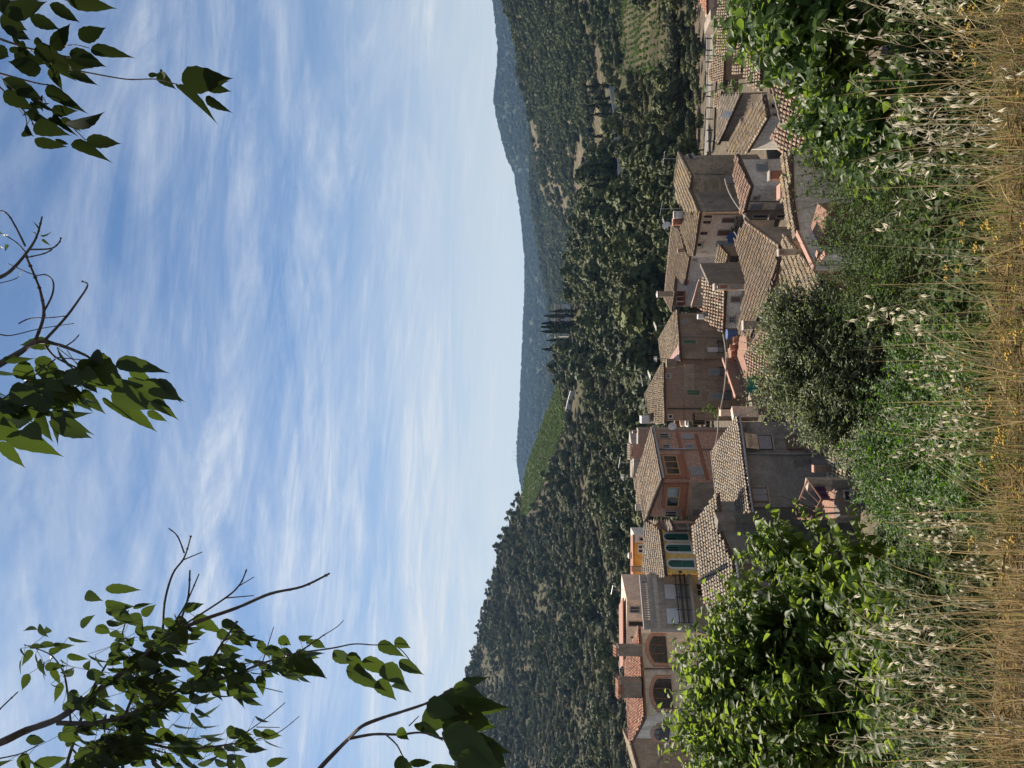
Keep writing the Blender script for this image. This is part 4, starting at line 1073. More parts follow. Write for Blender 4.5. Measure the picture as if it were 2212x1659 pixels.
# ================= trees on the hills =================
M['bark'] = mat_plain('bark', (.075, .058, .045), .95, .4, 5)
M['leaf_oak'] = mat_leaf('oak_foliage', (.056, .066, .032), (.11, .122, .06), (.11, .13, .05), .10, .7, .12, .42, .62)
M['leaf_pine'] = mat_leaf('pine_foliage', (.055, .068, .03), (.115, .135, .056), (.12, .14, .05), .10, .7, .12, .36, .55, .55)
M['leaf_cyp'] = mat_leaf('cypress_foliage', (.010, .016, .008), (.03, .042, .018), (.05, .07, .02), .12, .8, .1, .15)
M['leaf_far'] = mat_leaf('far_foliage', (.034, .046, .022), (.075, .09, .042), (.1, .12, .04), .10, .8, .1, .35, .6, .4)
M['leaf_vine'] = mat_leaf('vine_foliage', (.06, .095, .025), (.16, .22, .06), (.2, .32, .05), .3, .6, .2, .25)
def clump_quads(centres, radii, per, size, flat=1.0, up=.0, seed=0):
    g = np.random.default_rng(seed); V = []; F = []; C = []; k = 0
    for c, r in zip(centres, radii):
        n = int(per); d = g.normal(size=(n, 3)); d /= np.linalg.norm(d, axis=1, keepdims=True)
        d[:, 2] = np.where(d[:, 2] < -.45, -d[:, 2], d[:, 2])
        rad = np.asarray(r) * g.uniform(.72, 1.06, (n, 1)); p = np.asarray(c) + d * rad
        nn = d + g.normal(size=(n, 3)) * .55; nn[:, 2] += up; nn /= np.linalg.norm(nn, axis=1, keepdims=True)
        a = np.cross(nn, g.normal(size=(n, 3))); a /= np.linalg.norm(a, axis=1, keepdims=True); b = np.cross(nn, a)
        s = size * g.uniform(.55, 1.25, (n, 1))
        q = np.stack([p - a * s - b * s * .35, p + a * s * .25 - b * s * .8, p + a * s + b * s * .3, p - a * s * .3 + b * s * .8], 1)
        V.append(q.reshape(-1, 3)); f = np.arange(n * 4).reshape(n, 4) + k; F.append(f); k += n * 4
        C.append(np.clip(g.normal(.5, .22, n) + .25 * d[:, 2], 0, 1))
    c = np.concatenate(C)
    return np.concatenate(V), np.concatenate(F), np.stack([c, c, c], 1)
def crown_mesh(kind, seed, dens=1.0):
    g = np.random.default_rng(seed)
    if kind in ('oak', 'olive'):
        n = 11; cs = []; rs = []
        for i in range(n):
            a = g.uniform(0, 6.28); rr = .34 * math.sqrt(g.random()); z = .42 + g.uniform(-.12, .34) * (1 - rr * 1.4)
            cs.append((math.cos(a) * rr, math.sin(a) * rr, z)); q = g.uniform(.13, .24); rs.append((q, q, q * .85))
        return clump_quads(cs, rs, 62 * dens, .048 / dens ** .4, seed=seed)
    if kind == 'pine':
        cs = []; rs = []
        for i in range(13):
            t = i / 12; z = .38 + .55 * t; w = .26 * (1 - t) ** .6 * (1 if t > .15 else .7) + .03; a = g.uniform(0, 6.28); rr = w * g.uniform(.2, .95)
            cs.append((math.cos(a) * rr, math.sin(a) * rr, z)); q = .07 + w * .42; rs.append((q, q, q * .62))
        return clump_quads(cs, rs, 52 * dens, .042 / dens ** .4, up=.3, seed=seed)
    if kind == 'cypress':
        cs = []; rs = []
        for i in range(16):
            t = i / 15; w = .085 * math.sin(math.pi * min(1, .12 + t * .9)) ** .7 + .006
            if t > .9: w *= .6
            cs.append((g.uniform(-.3, .3) * w, g.uniform(-.3, .3) * w, .05 + .93 * t)); rs.append((w * .85, w * .85, .055))
        return clump_quads(cs, rs, 40 * dens, .026, seed=seed)
    if kind in ('bush', 'broom'):
        cs = []; rs = []
        for i in range(7):
            a = g.uniform(0, 6.28); rr = .4 * math.sqrt(g.random()); cs.append((math.cos(a) * rr, math.sin(a) * rr, .3 + g.uniform(-.1, .3))); q = g.uniform(.2, .34); rs.append((q, q, q * .9))
        return clump_quads(cs, rs, 60 * dens, .075, seed=seed)
def trunk_mb(kind, seed):
    g = random.Random(seed); q = MB()
    if kind == 'cypress': q.tube([(0, 0, -.02), (0, 0, .3)], .012, .006, n=5); return q
    lean = g.uniform(-.04, .04); top = .8 if kind == 'pine' else .55
    pts = [Vector((lean * t, g.uniform(-.012, .012), -.03 + top * t)) for t in (0, .25, .5, .75, 1)]
    q.tube(pts, .02 if kind != 'bush' else .03, .007, n=6)
    for i in range(5):
        a = g.uniform(0, 6.28); b = pts[2 + i % 3]; e = b + Vector((math.cos(a) * .2, math.sin(a) * .2, g.uniform(.08, .2))); q.tube([b, (b + e) / 2 + Vector((0, 0, .03)), e], .009, .003, n=4)
    return q
M['leaf_olive'] = mat_leaf('olive_foliage', (.06, .068, .038), (.145, .15, .085), (.12, .14, .06), .10, .7, .12, .3, .62)
M['leaf_yel'] = mat_leaf('yellowing_foliage', (.06, .062, .022), (.15, .15, .055), (.14, .15, .04), .10, .7, .12, .3, .62)
KM = {'olive': 'leaf_olive', 'broom': 'leaf_yel', 'oak': 'leaf_oak', 'pine': 'leaf_pine', 'cypress': 'leaf_cyp', 'bush': 'leaf_oak'}
NVAR = {'olive': 3, 'broom': 3, 'oak': 4, 'pine': 4, 'cypress': 3, 'bush': 3}
TREES = {}
for kind, nv in NVAR.items():
    for i in range(nv):
        V, F, C = crown_mesh(kind, 100 + i * 7 + len(kind))
        o = fast_mesh('crown', V, F, M[KM[kind]], C, link=False); t = trunk_mb(kind, i)
        me = bpy.data.meshes.new('trunk'); me.from_pydata([tuple(p) for p in t.v], [], t.f); me.materials.append(M['bark'])
        TREES[(kind, i)] = (o.data, me)
def plant_tree(kind, p, h, name, label, cat, group, wid=1.0):
    i = rng.randrange(NVAR[kind]); cr, tr = TREES[(kind, i)]
    r = empty(name, p, label, cat, group); r.rotation_euler = (0, 0, rng.uniform(0, 6.28)); r.scale = (h * wid, h * wid, h)
    for nm, me in (('crown', cr), ('trunk', tr)):
        o = bpy.data.objects.new(nm, me); COL.objects.link(o); o.parent = r
    return r
def scatter(name, pts, scl, idx, protos, label):
    """one uncountable mass of plants: copies of a few whole plants on points"""
    coll = bpy.data.collections.new(name + '_kinds'); order = []
    for k, o in enumerate(protos):
        q = bpy.data.objects.new('plant_%02d' % k, o); coll.objects.link(q)
    me = bpy.data.meshes.new(name); me.vertices.add(len(pts)); me.vertices.foreach_set('co', np.asarray(pts, dtype=np.float32).ravel())
    a = me.attributes.new('scl', 'FLOAT_VECTOR', 'POINT'); a.data.foreach_set('vector', np.asarray(scl, dtype=np.float32).ravel())
    a = me.attributes.new('rot', 'FLOAT_VECTOR', 'POINT'); rr = np.zeros((len(pts), 3), dtype=np.float32); rr[:, 2] = nrg.uniform(0, 6.28, len(pts)); a.data.foreach_set('vector', rr.ravel())
    a = me.attributes.new('idx', 'INT', 'POINT'); a.data.foreach_set('value', np.asarray(idx, dtype=np.int32))
    o = bpy.data.objects.new(name, me); COL.objects.link(o)
    ng = bpy.data.node_groups.new(name + '_scatter', 'GeometryNodeTree')
    ng.interface.new_socket('Geometry', in_out='INPUT', socket_type='NodeSocketGeometry'); ng.interface.new_socket('Geometry', in_out='OUTPUT', socket_type='NodeSocketGeometry')
    N = ng.nodes; gi, go = N.new('NodeGroupInput'), N.new('NodeGroupOutput'); ip = N.new('GeometryNodeInstanceOnPoints'); ci = N.new('GeometryNodeCollectionInfo')
    ci.inputs['Collection'].default_value = coll; ci.inputs['Separate Children'].default_value = True; ci.inputs['Reset Children'].default_value = True
    ip.inputs['Pick Instance'].default_value = True
    def na(nm, ty):
        n = N.new('GeometryNodeInputNamedAttribute'); n.data_type = ty; n.inputs[0].default_value = nm
        return [x for x in n.outputs if x.enabled and x.name == 'Attribute'][0]
    L = ng.links
    L.new(gi.outputs[0], ip.inputs['Points']); L.new(ci.outputs[0], ip.inputs['Instance']); L.new(na('idx', 'INT'), ip.inputs['Instance Index'])
    L.new(na('rot', 'FLOAT_VECTOR'), ip.inputs['Rotation']); L.new(na('scl', 'FLOAT_VECTOR'), ip.inputs['Scale']); L.new(ip.outputs[0], go.inputs[0])
    md = o.modifiers.new('scatter', 'NODES'); md.node_group = ng
    tag(o, label, None, None, 'stuff'); return o
def px_of(p):
    c = Vector((p[0], p[1] * CT + p[2] * ST, 0)); f = p[1] * CT + p[2] * ST; dn_ = p[1] * ST - p[2] * CT
    return CU + FOC * p[0] / f, CV + FOC * dn_ / f
VINE = [(545, 1126), (602, 1134), (668, 1142), (708, 1153), (755, 1174), (787, 1185), (840, 1195), (862, 1206), (800, 1216), (745, 1228), (716, 1214), (681, 1201), (641, 1186), (604, 1172), (575, 1159), (547, 1138)]
RVINE = [(1498, 1345), (1690, 1345), (1690, 1420), (1560, 1440), (1510, 1425)]
FIELDS = [[(1560, 1425), (1660, 1420), (1660, 1445), (1560, 1450)], [(330, 1165), (410, 1158), (390, 1200), (335, 1202)], [(70, 1255), (150, 1230), (150, 1270), (80, 1310)]]
def hill_samples(hill, n, u0, u1, keep, tmax=1.0):
    out = []; rmax = max(hill.rs)
    while len(out) < n:
        u = rng.uniform(u0, u1); t = rng.random() * tmax
        p = hill.at(u, t); e = .004; dr = hill.at(u, min(1, t + e)).y - hill.at(u, max(0, t - e)).y
        if rng.random() * rmax * rmax * 3.2 > p.y * dr / e + .55 * rmax * p.y: continue
        if keep(u, t, p): out.append((u, t, p))
    return out
def keep_near(u, t, p):
    up, vp = px_of(p)
    if any(inside((up, vp - k), VINE) for k in (0, 6, 12, 17)) or inside((up, vp), RVINE): return False
    if 1345 < up < 1490 and 1316 < vp < 1376: return rng.random() < .06
    rd = interp(up, [1136, 1190, 1248, 1312, 1361], [1366, 1360, 1351, 1346, 1341])
    if 1130 < up < 1350 and rd - 3 < vp < rd + 30: return False
    tk = interp(up, [768, 815, 845, 891, 946, 1006], [1234, 1243, 1250, 1261, 1274, 1290])
    if 765 < up < 1010 and tk - 2 < vp < tk + 21: return rng.random() < .08
    if 915 < up < 1016 and vp < 1288: return False
    for f in FIELDS:
        if inside((up, vp), f) and rng.random() < .9: return False
    d = mnoise.noise((p.x * .018, p.y * .018, 2)) + .5 * mnoise.noise((p.x * .05, p.y * .05, 7))
    if 830 < up < 1330: d += .35
    if up > 1380: d -= .3
    if up < 520: d += .1 + (.14 if vp < 1250 else -.12)
    if abs(up - (1000 - (1292 - vp) * 2.4)) < 6 and 1232 < vp < 1292 and up < 1010: return False
    if up < 860: d += .5 * mnoise.noise((p.x * .09, p.y * .09, 13)) - .08
    return d > rng.uniform(-.45, .16)
cand = hill_samples(near, 8200, -260, 1900, keep_near)
inst = []
for (u, t, p) in cand:
    up, vp = px_of(p)
    if 860 < up < 1340: kind = 'pine' if rng.random() < .7 else 'oak'; h = rng.uniform(5.5, 10) if kind == 'pine' else rng.uniform(4, 7)
    elif up >= 1340: kind = rng.choice(['bush', 'bush', 'oak', 'oak', 'pine']); h = {'bush': rng.uniform(1.5, 3.2), 'oak': rng.uniform(3, 6), 'pine': rng.uniform(5, 8)}[kind]
    else: kind = rng.choice(['oak', 'oak', 'oak', 'pine', 'bush']); h = {'bush': rng.uniform(2, 3.6), 'oak': rng.uniform(4, 7), 'pine': rng.uniform(5, 9)}[kind]
    q = mnoise.noise((p.x * .022 + 40, p.y * .022, 6)) + .4 * rng.gauss(0, .3)
    if q > .12 and kind in ('oak', 'pine') and (up < 860 or rng.random() < .4): kind = 'olive'; h = rng.uniform(3, 5.2)
    elif q < -.2 and kind in ('bush', 'oak') : kind = 'broom'; h = rng.uniform(1.8, 3.8)
    if rng.random() < .06: h *= 1.5
    inst.append((h / p.y, kind, h, p, up))
# the lower, closer slope just behind the roofs and the valley foot
for i in range(420):
    y = rng.uniform(118, 152); x = rng.uniform(-95, 95); z = zground(x, y)
    up, vp = px_of((x, y, z))
    if up > 1345 and vp > 1525: continue
    if up < 1340: kind = rng.choice(['oak', 'oak', 'pine', 'bush']); h = {'bush': rng.uniform(2, 3), 'oak': rng.uniform(3.5, 6), 'pine': rng.uniform(5, 8)}[kind]
    else: kind = rng.choice(['bush', 'bush', 'bush', 'oak']); h = rng.uniform(1.5, 3)
    inst.append((h / y, kind, h, Vector((x, y, z)), up))
inst.sort(key=lambda a: -a[0])
KINDN = {'oak': ('oak_tree', 'dark rounded tree in the wood on the slope behind the village', 'tree', 'rounded trees on the near hillside'),
         'pine': ('pine_tree', 'tall pale green pine in the wood on the slope behind the village', 'tree', 'pines on the near hillside'),
         'olive': ('olive_tree', 'pale grey green olive in the open wood on the slope behind the village', 'tree', 'olives on the near hillside'), 'broom': ('broom_bush', 'yellowish broom bush among the darker trees behind the village', 'bush', 'broom bushes on the near hillside'),
         'bush': ('scrub_bush', 'low dark scrub bush on the dry slope beyond the village', 'bush', 'scrub bushes on the near hillside')}
shown = 0; rest = []
for i in range(26):
    y = rng.uniform(78, 106); u = rng.uniform(1345, 1650); x = (u - CU) / FOC * y
    plant_tree('bush', Vector((x, y, zground(x, y) - .1)), rng.uniform(.9, 2.2), 'garden_bush', 'low green garden bush between the last roofs and the road rail', 'bush', 'garden bushes below the road rail', rng.uniform(.9, 1.5))
for a in inst:
    s_, kind, h, p, up = a
    if shown < 250 and -20 < up < 1680: plant_tree(kind, p - Vector((0, 0, .2)), h, *KINDN[kind], wid=rng.uniform(.85, 1.5)); shown += 1
    else: rest.append(a)
def proto_join(kind, i):
    cr, tr = TREES[(kind, i)]; bm_v = np.zeros(len(cr.vertices) * 3, dtype=np.float32); cr.vertices.foreach_get('co', bm_v)
    return cr
PL = [(k, i) for k in ('oak', 'pine', 'bush', 'olive', 'broom') for i in range(3)]
scatter('hillside_wood', [tuple(a[3]) for a in rest], [(a[2] * w_, a[2] * w_, a[2]) for a in rest for w_ in (rng.uniform(.95, 1.4),)],
        [PL.index((a[1], rng.randrange(3))) for a in rest], [TREES[k][0] for k in PL], 'mixed wood covering the hillside')
us_ = hill_samples(near, 9000, -200, 1850, lambda u, t, p: not inside(px_of(p), VINE) and not inside(px_of(p), RVINE) and mnoise.noise((p.x * .03, p.y * .03, 11)) > rng.uniform(-.7, .25))
BL = [TREES[('bush', i)][0] for i in range(3)]
scatter('hillside_scrub', [tuple(p - Vector((0, 0, .15))) for _, _, p in us_], [(s_ * rng.uniform(.9, 1.9), s_ * rng.uniform(.9, 1.9), s_) for _ in us_ for s_ in (rng.uniform(.7, 2.1),)], [rng.randrange(3) for _ in us_], BL, 'low scrub and dry undergrowth between the trees on the slopes')
# right hill: open scrub with bare ground; middle hills: closed wood; far ridge: fuzz of crowns
def small_crown(seed, n=9, per=15, size=.13):
    g = np.random.default_rng(seed); cs = [(g.uniform(-.3, .3), g.uniform(-.3, .3), .35 + g.uniform(-.1, .3)) for _ in range(n)]; rs = [(q, q, q) for q in g.uniform(.2, .32, n)]
    V, F, C = clump_quads(cs, rs, per, size, seed=seed); return fast_mesh('far_crown', V, F, M['leaf_far'], C, link=False).data
FC = [small_crown(400 + i) for i in range(4)]
def keep_r(u, t, p):
    d = mnoise.noise((p.x * .011, p.y * .011, 5)) + .6 * mnoise.noise((p.x * .035, p.y * .035, 1)); up, vp = px_of(p)
    d = .65 * d + .35 * mnoise.noise((p.x * .09, p.y * .09, 4)); d += -.16 if up < 1400 else (.1 if vp < 1200 else .12)
    return d > rng.uniform(-.3, .3)
rs_ = hill_samples(rhill, 9500, 1000, 1850, keep_r)
scatter('right_hill_scrub', [tuple(p - Vector((0, 0, .3))) for _, _, p in rs_], [(s_ * 1.3, s_ * 1.3, s_) for _ in rs_ for s_ in (rng.choice([rng.uniform(1.4, 3), rng.uniform(2.2, 6)]),)], [rng.randrange(4) for _ in rs_], FC, 'dark scrub and trees dotting the bare right hill')
ms = hill_samples(mid, 11000, 560, 1500, lambda u, t, p: mnoise.noise((p.x * .006, p.y * .006, 3)) + .6 * mnoise.noise((p.x * .02, p.y * .02, 3)) > rng.uniform(-.65, .0))
scatter('middle_hill_wood', [tuple(p - Vector((0, 0, .5))) for _, _, p in ms], [(s_ * 1.3, s_ * 1.3, s_) for _ in ms for s_ in (rng.uniform(5, 10),)], [rng.randrange(4) for _ in ms], FC, 'closed wood on the middle hills')
fs = hill_samples(far, 9000, 540, 1750, lambda u, t, p: True)
fs += [(u, t, far.at(u, t)) for u, t in ((rng.uniform(560, 1720), 1 - abs(rng.gauss(0, .004))) for _ in range(900))]
scatter('far_ridge_wood', [tuple(p - Vector((0, 0, 1))) for _, _, p in fs], [(s_ * 1.5, s_ * 1.5, s_) for _ in fs for s_ in (rng.uniform(7, 14),)], [rng.randrange(4) for _ in fs], FC, 'wood fading to blue on the far ridge')
# --- vines in rows
def on_near(u, v):
    vs = interp(u, near.us, near.vs); return near.at(u, (v - near.v0) / (vs - near.v0))
def vines(name, poly, along, gap_u, gap_v, label, sc):
    pts = []; us = [q[0] for q in poly]; vs = [q[1] for q in poly]
    c = on_near(sum(us) / len(us), sum(vs) / len(vs)); d = Vector((math.cos(along), math.sin(along), 0)); e = Vector((-d.y, d.x, 0))
    grid = {}
    U = np.arange(min(us), max(us), 1.0)
    for u in U:
        for v in np.arange(min(vs), max(vs), .5):
            if not inside((u, v), poly): continue
            p = on_near(u, v); q = p - c; a, b = q.dot(d), q.dot(e); k = (round(a / gap_u), round(b / gap_v))
            if k not in grid and abs(b / gap_v - k[1]) < .22: grid[k] = p
    pts = [p + d * rng.uniform(-.3, .3) for p in grid.values() if rng.random() < .9]
    VC = []
    for i in range(3):
        g = np.random.default_rng(700 + i); cs = [(g.uniform(-.35, .35), g.uniform(-.2, .2), .5 + g.uniform(-.2, .3)) for _ in range(5)]
        V, F, C = clump_quads(cs, [(q, q, q) for q in g.uniform(.2, .3, 5)], 22, .13, seed=i); VC.append(fast_mesh('vine', V, F, M['leaf_vine'], C, link=False).data)
    scatter(name, [tuple(p) for p in pts], [(s_, s_, s_) for _ in pts for s_ in (sc * rng.uniform(.7, 1.2),)], [rng.randrange(3) for _ in pts], VC, label)
vines('ridge_vineyard', VINE, .95, 1.6, 2.4, 'vines in rows over the shoulder of the near hill', 1.7)
vines('road_vineyard', RVINE, .12, 2.3, 4.4, 'young vines in rows on the terraces below the right hill', 1.25)
# --- cypresses
CY = [(1473, 1268, 1328, 'tallest dark cypress at the right end of the row along the pale road'), (1447, 1280, 1329, 'cypress second from the right end of the roadside row'), (1431, 1270, 1329, 'broad cypress in the middle of the roadside row'),
      (1412, 1279, 1334, 'bushy cypress leaning left in the roadside row'), (1365, 1286, 1341, 'cypress alone at the left end of the pale road'), (1284, 1247, 1300, 'slim cypress standing high above the wood in front of the bare hill'),
      (1302, 1275, 1346, 'cypress beside the dark path above the stone house'), (905, 1181, 1228, 'slender cypress left of the grey farm building, standing clear'), (924, 1189, 1227, 'short cypress between the slender one and the farm'),
      (943, 1184, 1248, 'tall cypress at the left corner of the grey farm building'), (953, 1185, 1254, 'thin cypress in the thick cluster before the farm'), (961, 1186, 1254, 'thickest cypress in the cluster before the farm'),
      (977, 1189, 1243, 'cypress before the middle of the farm wall'), (987, 1199, 1241, 'cypress before the right part of the farm wall'), (1039, 1226, 1250, 'small stout cypress right of the farm on the ridge'),
      (1061, 1227, 1253, 'pointed cypress on the ridge among pine tops'), (1070, 1233, 1253, 'smallest cypress on the ridge among pine tops'), (1099, 1244, 1264, 'cypress tip poking out of the pines on the ridge'),
      (1237, 1309, 1354, 'cypress by the pale road under the bare hill'), (1005, 1344, 1382, 'short cypress amid the pines above the white walled house'), (953, 1335, 1364, 'short cypress amid the pines above the long brown house'),
      (1148, 1300, 1362, 'cypress at the foot of the pine grove beside the road'), (889, 1198, 1226, 'small cypress at the left end of the ridge row'), (803, 1334, 1396, 'dark cypress above the hipped roof'), (827, 1344, 1392, 'shorter dark cypress above the hipped roof')]
for k_, (u, hh_) in enumerate(((1272, 60), (1258, 74), (1225, 66), (1212, 80), (1199, 70), (1184, 58), (1170, 78), (1128, 62), (1115, 70))):
    CY.append((u, interp(u, [1110, 1190, 1280], [1368, 1358, 1347]) - hh_, interp(u, [1110, 1190, 1280], [1368, 1358, 1347]), 'dark narrow tree in the row along the track at the foot of the pine grove'))
for (u, vt, vb, lb) in CY:
    p = on_near(u, vb); h = (vb - vt) / FOC * p.y * (1.22 if 895 < u < 1000 else 1.05)
    plant_tree('cypress', p - Vector((0, 0, .2)), h, 'cypress_tree', lb, 'cypress', 'cypresses on the hills', wid=1.35 if u > 1350 else (1.2 if h < 14 else 1.0))
p = on_near(1027, 1229); plant_tree('pine', p, 26 / FOC * p.y, 'fir_tree', 'wide dark fir standing above the ridge right of the farm', 'tree', None, 1.2)
# --- farm and other small buildings on the hill
h = House('farm_building', 'long grey farm building behind the cypress cluster on the ridge', 967, 1230, 376, zb=P(967, 1232, 376).z)
h.block('a', 933, 1002, 1200, 376, 376, 9, 'white')
q = MB(); A, B = P(931, 1200, 374), P(1004, 1200, 374); q.box((A + B) / 2 + Vector((0, 5, .3)), ((B.x - A.x) / 2, 0, 0), (0, 5.5, 0), (0, 0, .35)); h.part(q, 'roof', M['cream'])
h.strip(934, 1211, 1001, 1211, 'gframe', 'string_course', .5, .3)
h.window(985, 989, 1205, 1212, 'open', 'gframe', 'dim', sill=False, fw=.2); h.window(966, 970, 1205, 1212, 'open', 'gframe', 'dim', sill=False, fw=.2)
def hill_wall(pts, hgt, label, mat='gframe', name='retaining_wall'):
    q = MB(); L = []
    for (a, b) in zip(pts[:-1], pts[1:]):
        for i in range(8): L.append(on_near(a[0] + (b[0] - a[0]) * i / 8, a[1] + (b[1] - a[1]) * i / 8) - Vector((0, 1.0, 0)))
    for i in range(len(L) - 1):
        a, b = L[i], L[i + 1]; t = .35; U = Vector((0, 0, hgt)); Dn = Vector((0, 0, -1.2)); bk = Vector((0, t, 0))
        q.add([a + Dn, b + Dn, b + U, a + U, a + Dn + bk, b + Dn + bk, b + U + bk, a + U + bk], [(0, 1, 2, 3), (3, 2, 6, 7), (4, 7, 6, 5)])
    r = empty(name, L[0], label, 'wall'); q.build('masonry', M[mat], r)
    q = MB()
    q.tube([p + Vector((0, .17, hgt)) for p in L], .22, n=4); q.build('coping', M['wframe'], r); return r
M['palewall'] = mat_plain('pale_limewashed_wall', (.42, .40, .36), .95, .12, .6)
hill_wall([(1476, 1327), (1440, 1331), (1411, 1337), (1361, 1341)], 2.2, 'pale road wall at the foot of the row of cypresses', 'palewall')
hill_wall([(1361, 1341), (1312, 1346), (1248, 1351), (1190, 1360), (1136, 1366)], 2.0, 'low pale roadside wall running into the pine grove', 'palewall')
hill_wall([(1006, 1290), (975, 1281), (946, 1274), (891, 1261), (845, 1250)], 1.5, 'pale track wall climbing left through the wood below the cypress cluster', 'palewall')
hill_wall([(815, 1243), (790, 1238), (768, 1234)], 2.0, 'short bright piece of track wall below the ridge vineyard', 'palewall')
def house_far(u0, u1, vt, vb, name, label):
    p = on_near((u0 + u1) / 2, vb); h = House(name, label, (u0 + u1) / 2, vb, p.y, zb=p.z - 1); h.block('a', u0, u1, vt + 3, p.y, p.y, 4, 'white')
    slab(h, [(u0 - 1, vt + 3), (u1 + 1, vt + 3), (u1, vt), (u0, vt)], p.y - .3, 'brown', 'roof', .3)
house_far(1301, 1312, 1305, 1316, 'hut', 'tiny pale hut among the pines above the stone house'); house_far(801, 812, 1229, 1240, 'hut', 'tiny white hut beside the track below the vineyard')
# --- masts on the skyline
for (u, vt, vb, hill_, lb) in ((683, 1107, 1122, far, 'right hand one of three thin masts on the far ridge'), (675, 1110, 1122, far, 'middle, shortest one of three thin masts on the far ridge'), (667, 1107, 1121, far, 'left hand one of three thin masts on the far ridge'),
                               (1496, 1072, 1079, far, 'single thin mast on the blue ridge far right'), (1222, 1112, 1120, far, 'short mast on the blue ridge above the pine grove')):
    p = hill_.at(u, 1.0); H = (vb - vt) / FOC * p.y; r = empty('radio_mast', p, lb, 'mast', 'masts on the skyline')
    q = MB(); q.tube([p - Vector((0, 0, 3)), p + Vector((0, 0, H))], .9, .35, n=5); q.build('pole', M['gframe'], r)
    q = MB()
    for k in (.55, .75, .9): q.tube([p + Vector((-1.6, 0, H * k)), p + Vector((1.6, 0, H * k))], .3, n=4)
    q.build('aerial_arms', M['gframe'], r)
# ================= the bank in front: shrubs, dry grass, oats =================
M['stem_green'] = mat_plain('green_stem', (.12, .13, .05), .8)
M['twig'] = mat_plain('shrub_twig', (.09, .065, .045), .9, .3, 20)
M['L_mul'] = mat_leaf('broad_backlit_leaf', (.028, .06, .010), (.095, .145, .024), (.34, .47, .05), .5, .5, .25)
M['L_right'] = mat_leaf('mulberry_leaf', (.024, .05, .014), (.09, .14, .032), (.25, .38, .035), .42, .45, .3)
M['L_grey'] = mat_leaf('grey_green_leaf', (.06, .082, .042), (.19, .215, .115), (.34, .42, .14), .46, .45, .35)
M['L_fine'] = mat_leaf('fine_dark_leaf', (.024, .046, .012), (.08, .12, .034), (.17, .27, .04), .36, .6, .15)
M['L_broom'] = mat_leaf('small_bright_leaf', (.024, .062, .006), (.075, .15, .014), (.18, .38, .015), .42, .5, .35)
def shrub(name, label, root, blobs, shoots, per, length, width, kind, mat, droop=.35, r0=.02, upl=.4, cat='shrub', lenvar=.35, tip=None):
    g = np.random.default_rng(len(label) * 13 + shoots)
    r = empty(name, root, label, cat); R0 = Vector(root)
    cs = [P(b[0], b[1], b[2]) for b in blobs]; ra = np.array([b[3] for b in blobs]); w = ra ** 2 / (ra ** 2).sum()
    st = MB(); pos = []; dr = []; nm = []; LL = []; SH = []
    mains = []
    for c in cs:
        m = R0 + (c - R0) * .5 + Vector((g.normal() * .08, g.normal() * .08, .1 * (c - R0).length * .3)); mains.append((R0 + Vector((g.normal() * .06, g.normal() * .06, 0)), m, c))
        st.tube([mains[-1][0], (mains[-1][0] + m) / 2 + Vector((g.normal() * .04, 0, .03)), m, c], r0 * 1.6, r0 * .6, n=5)
    for s_ in range(shoots):
        k = g.choice(len(cs), p=w); c = cs[k]; rad = ra[k]
        d = Vector(g.normal(size=3)); d.normalize()
        if d.z < -.3: d.z = -d.z * .5
        if g.random() < .5 and d.y > .2: d.y = -d.y          # the side towards the path is the leafier one
        e = c + d * rad * g.uniform(.75, 1.12); b = mains[k][1] + (c - mains[k][1]) * g.uniform(.2, 1.0)
        mid_ = (b + e) / 2 + Vector((0, 0, (e - b).length * upl * .5)) + Vector(g.normal(size=3)) * .04
        pts = []
        for i in range(6):
            t = i / 5; pts.append(b * (1 - t) ** 2 + mid_ * 2 * t * (1 - t) + e * t * t)
        st.tube(pts, r0 * .35, r0 * .1, n=4, cap=False)
        for i in range(per):
            t = .25 + .78 * (i + g.random() * .8) / per; t = min(t, 1.0)
            p = b * (1 - t) ** 2 + mid_ * 2 * t * (1 - t) + e * t * t
            tg = (mid_ - b) * (1 - t) + (e - mid_) * t; tg.normalize()
            sd = tg.cross(Vector((0, 0, 1))); sd = sd.normalized() if sd.length > .01 else Vector((1, 0, 0))
            q = tg * g.uniform(.2, .8) + sd * (1 if i % 2 else -1) * g.uniform(.4, 1) + Vector((0, 0, -droop * g.uniform(.3, 1.8))) + Vector(g.normal(size=3)) * .25
            n_ = Vector((0, -.12, 1)) + Vector(g.normal(size=3)) * .45 + q * .0
            pos.append(p); dr.append(q); nm.append(n_); LL.append(length * g.uniform(1 - lenvar, 1 + lenvar) * (1 if t < .9 else .65)); SH.append(min(1, max(0, g.normal(.42, .22) + (.35 if t > .88 else 0))))
    LL = np.array(LL)
    V, F, C = leaves(np.array(pos), np.array(dr), np.array(nm), LL, LL * width / length * g.uniform(.8, 1.2, len(LL)), kind, SH)
    st.build('stem', M['twig'], r); fast_mesh('foliage', V, F, M[mat], C, parent=r)
    return r
def groundpt(u, Y):
    x = (u - CU) / FOC * Y; return Vector((x, Y, zground(x, Y) - .05))
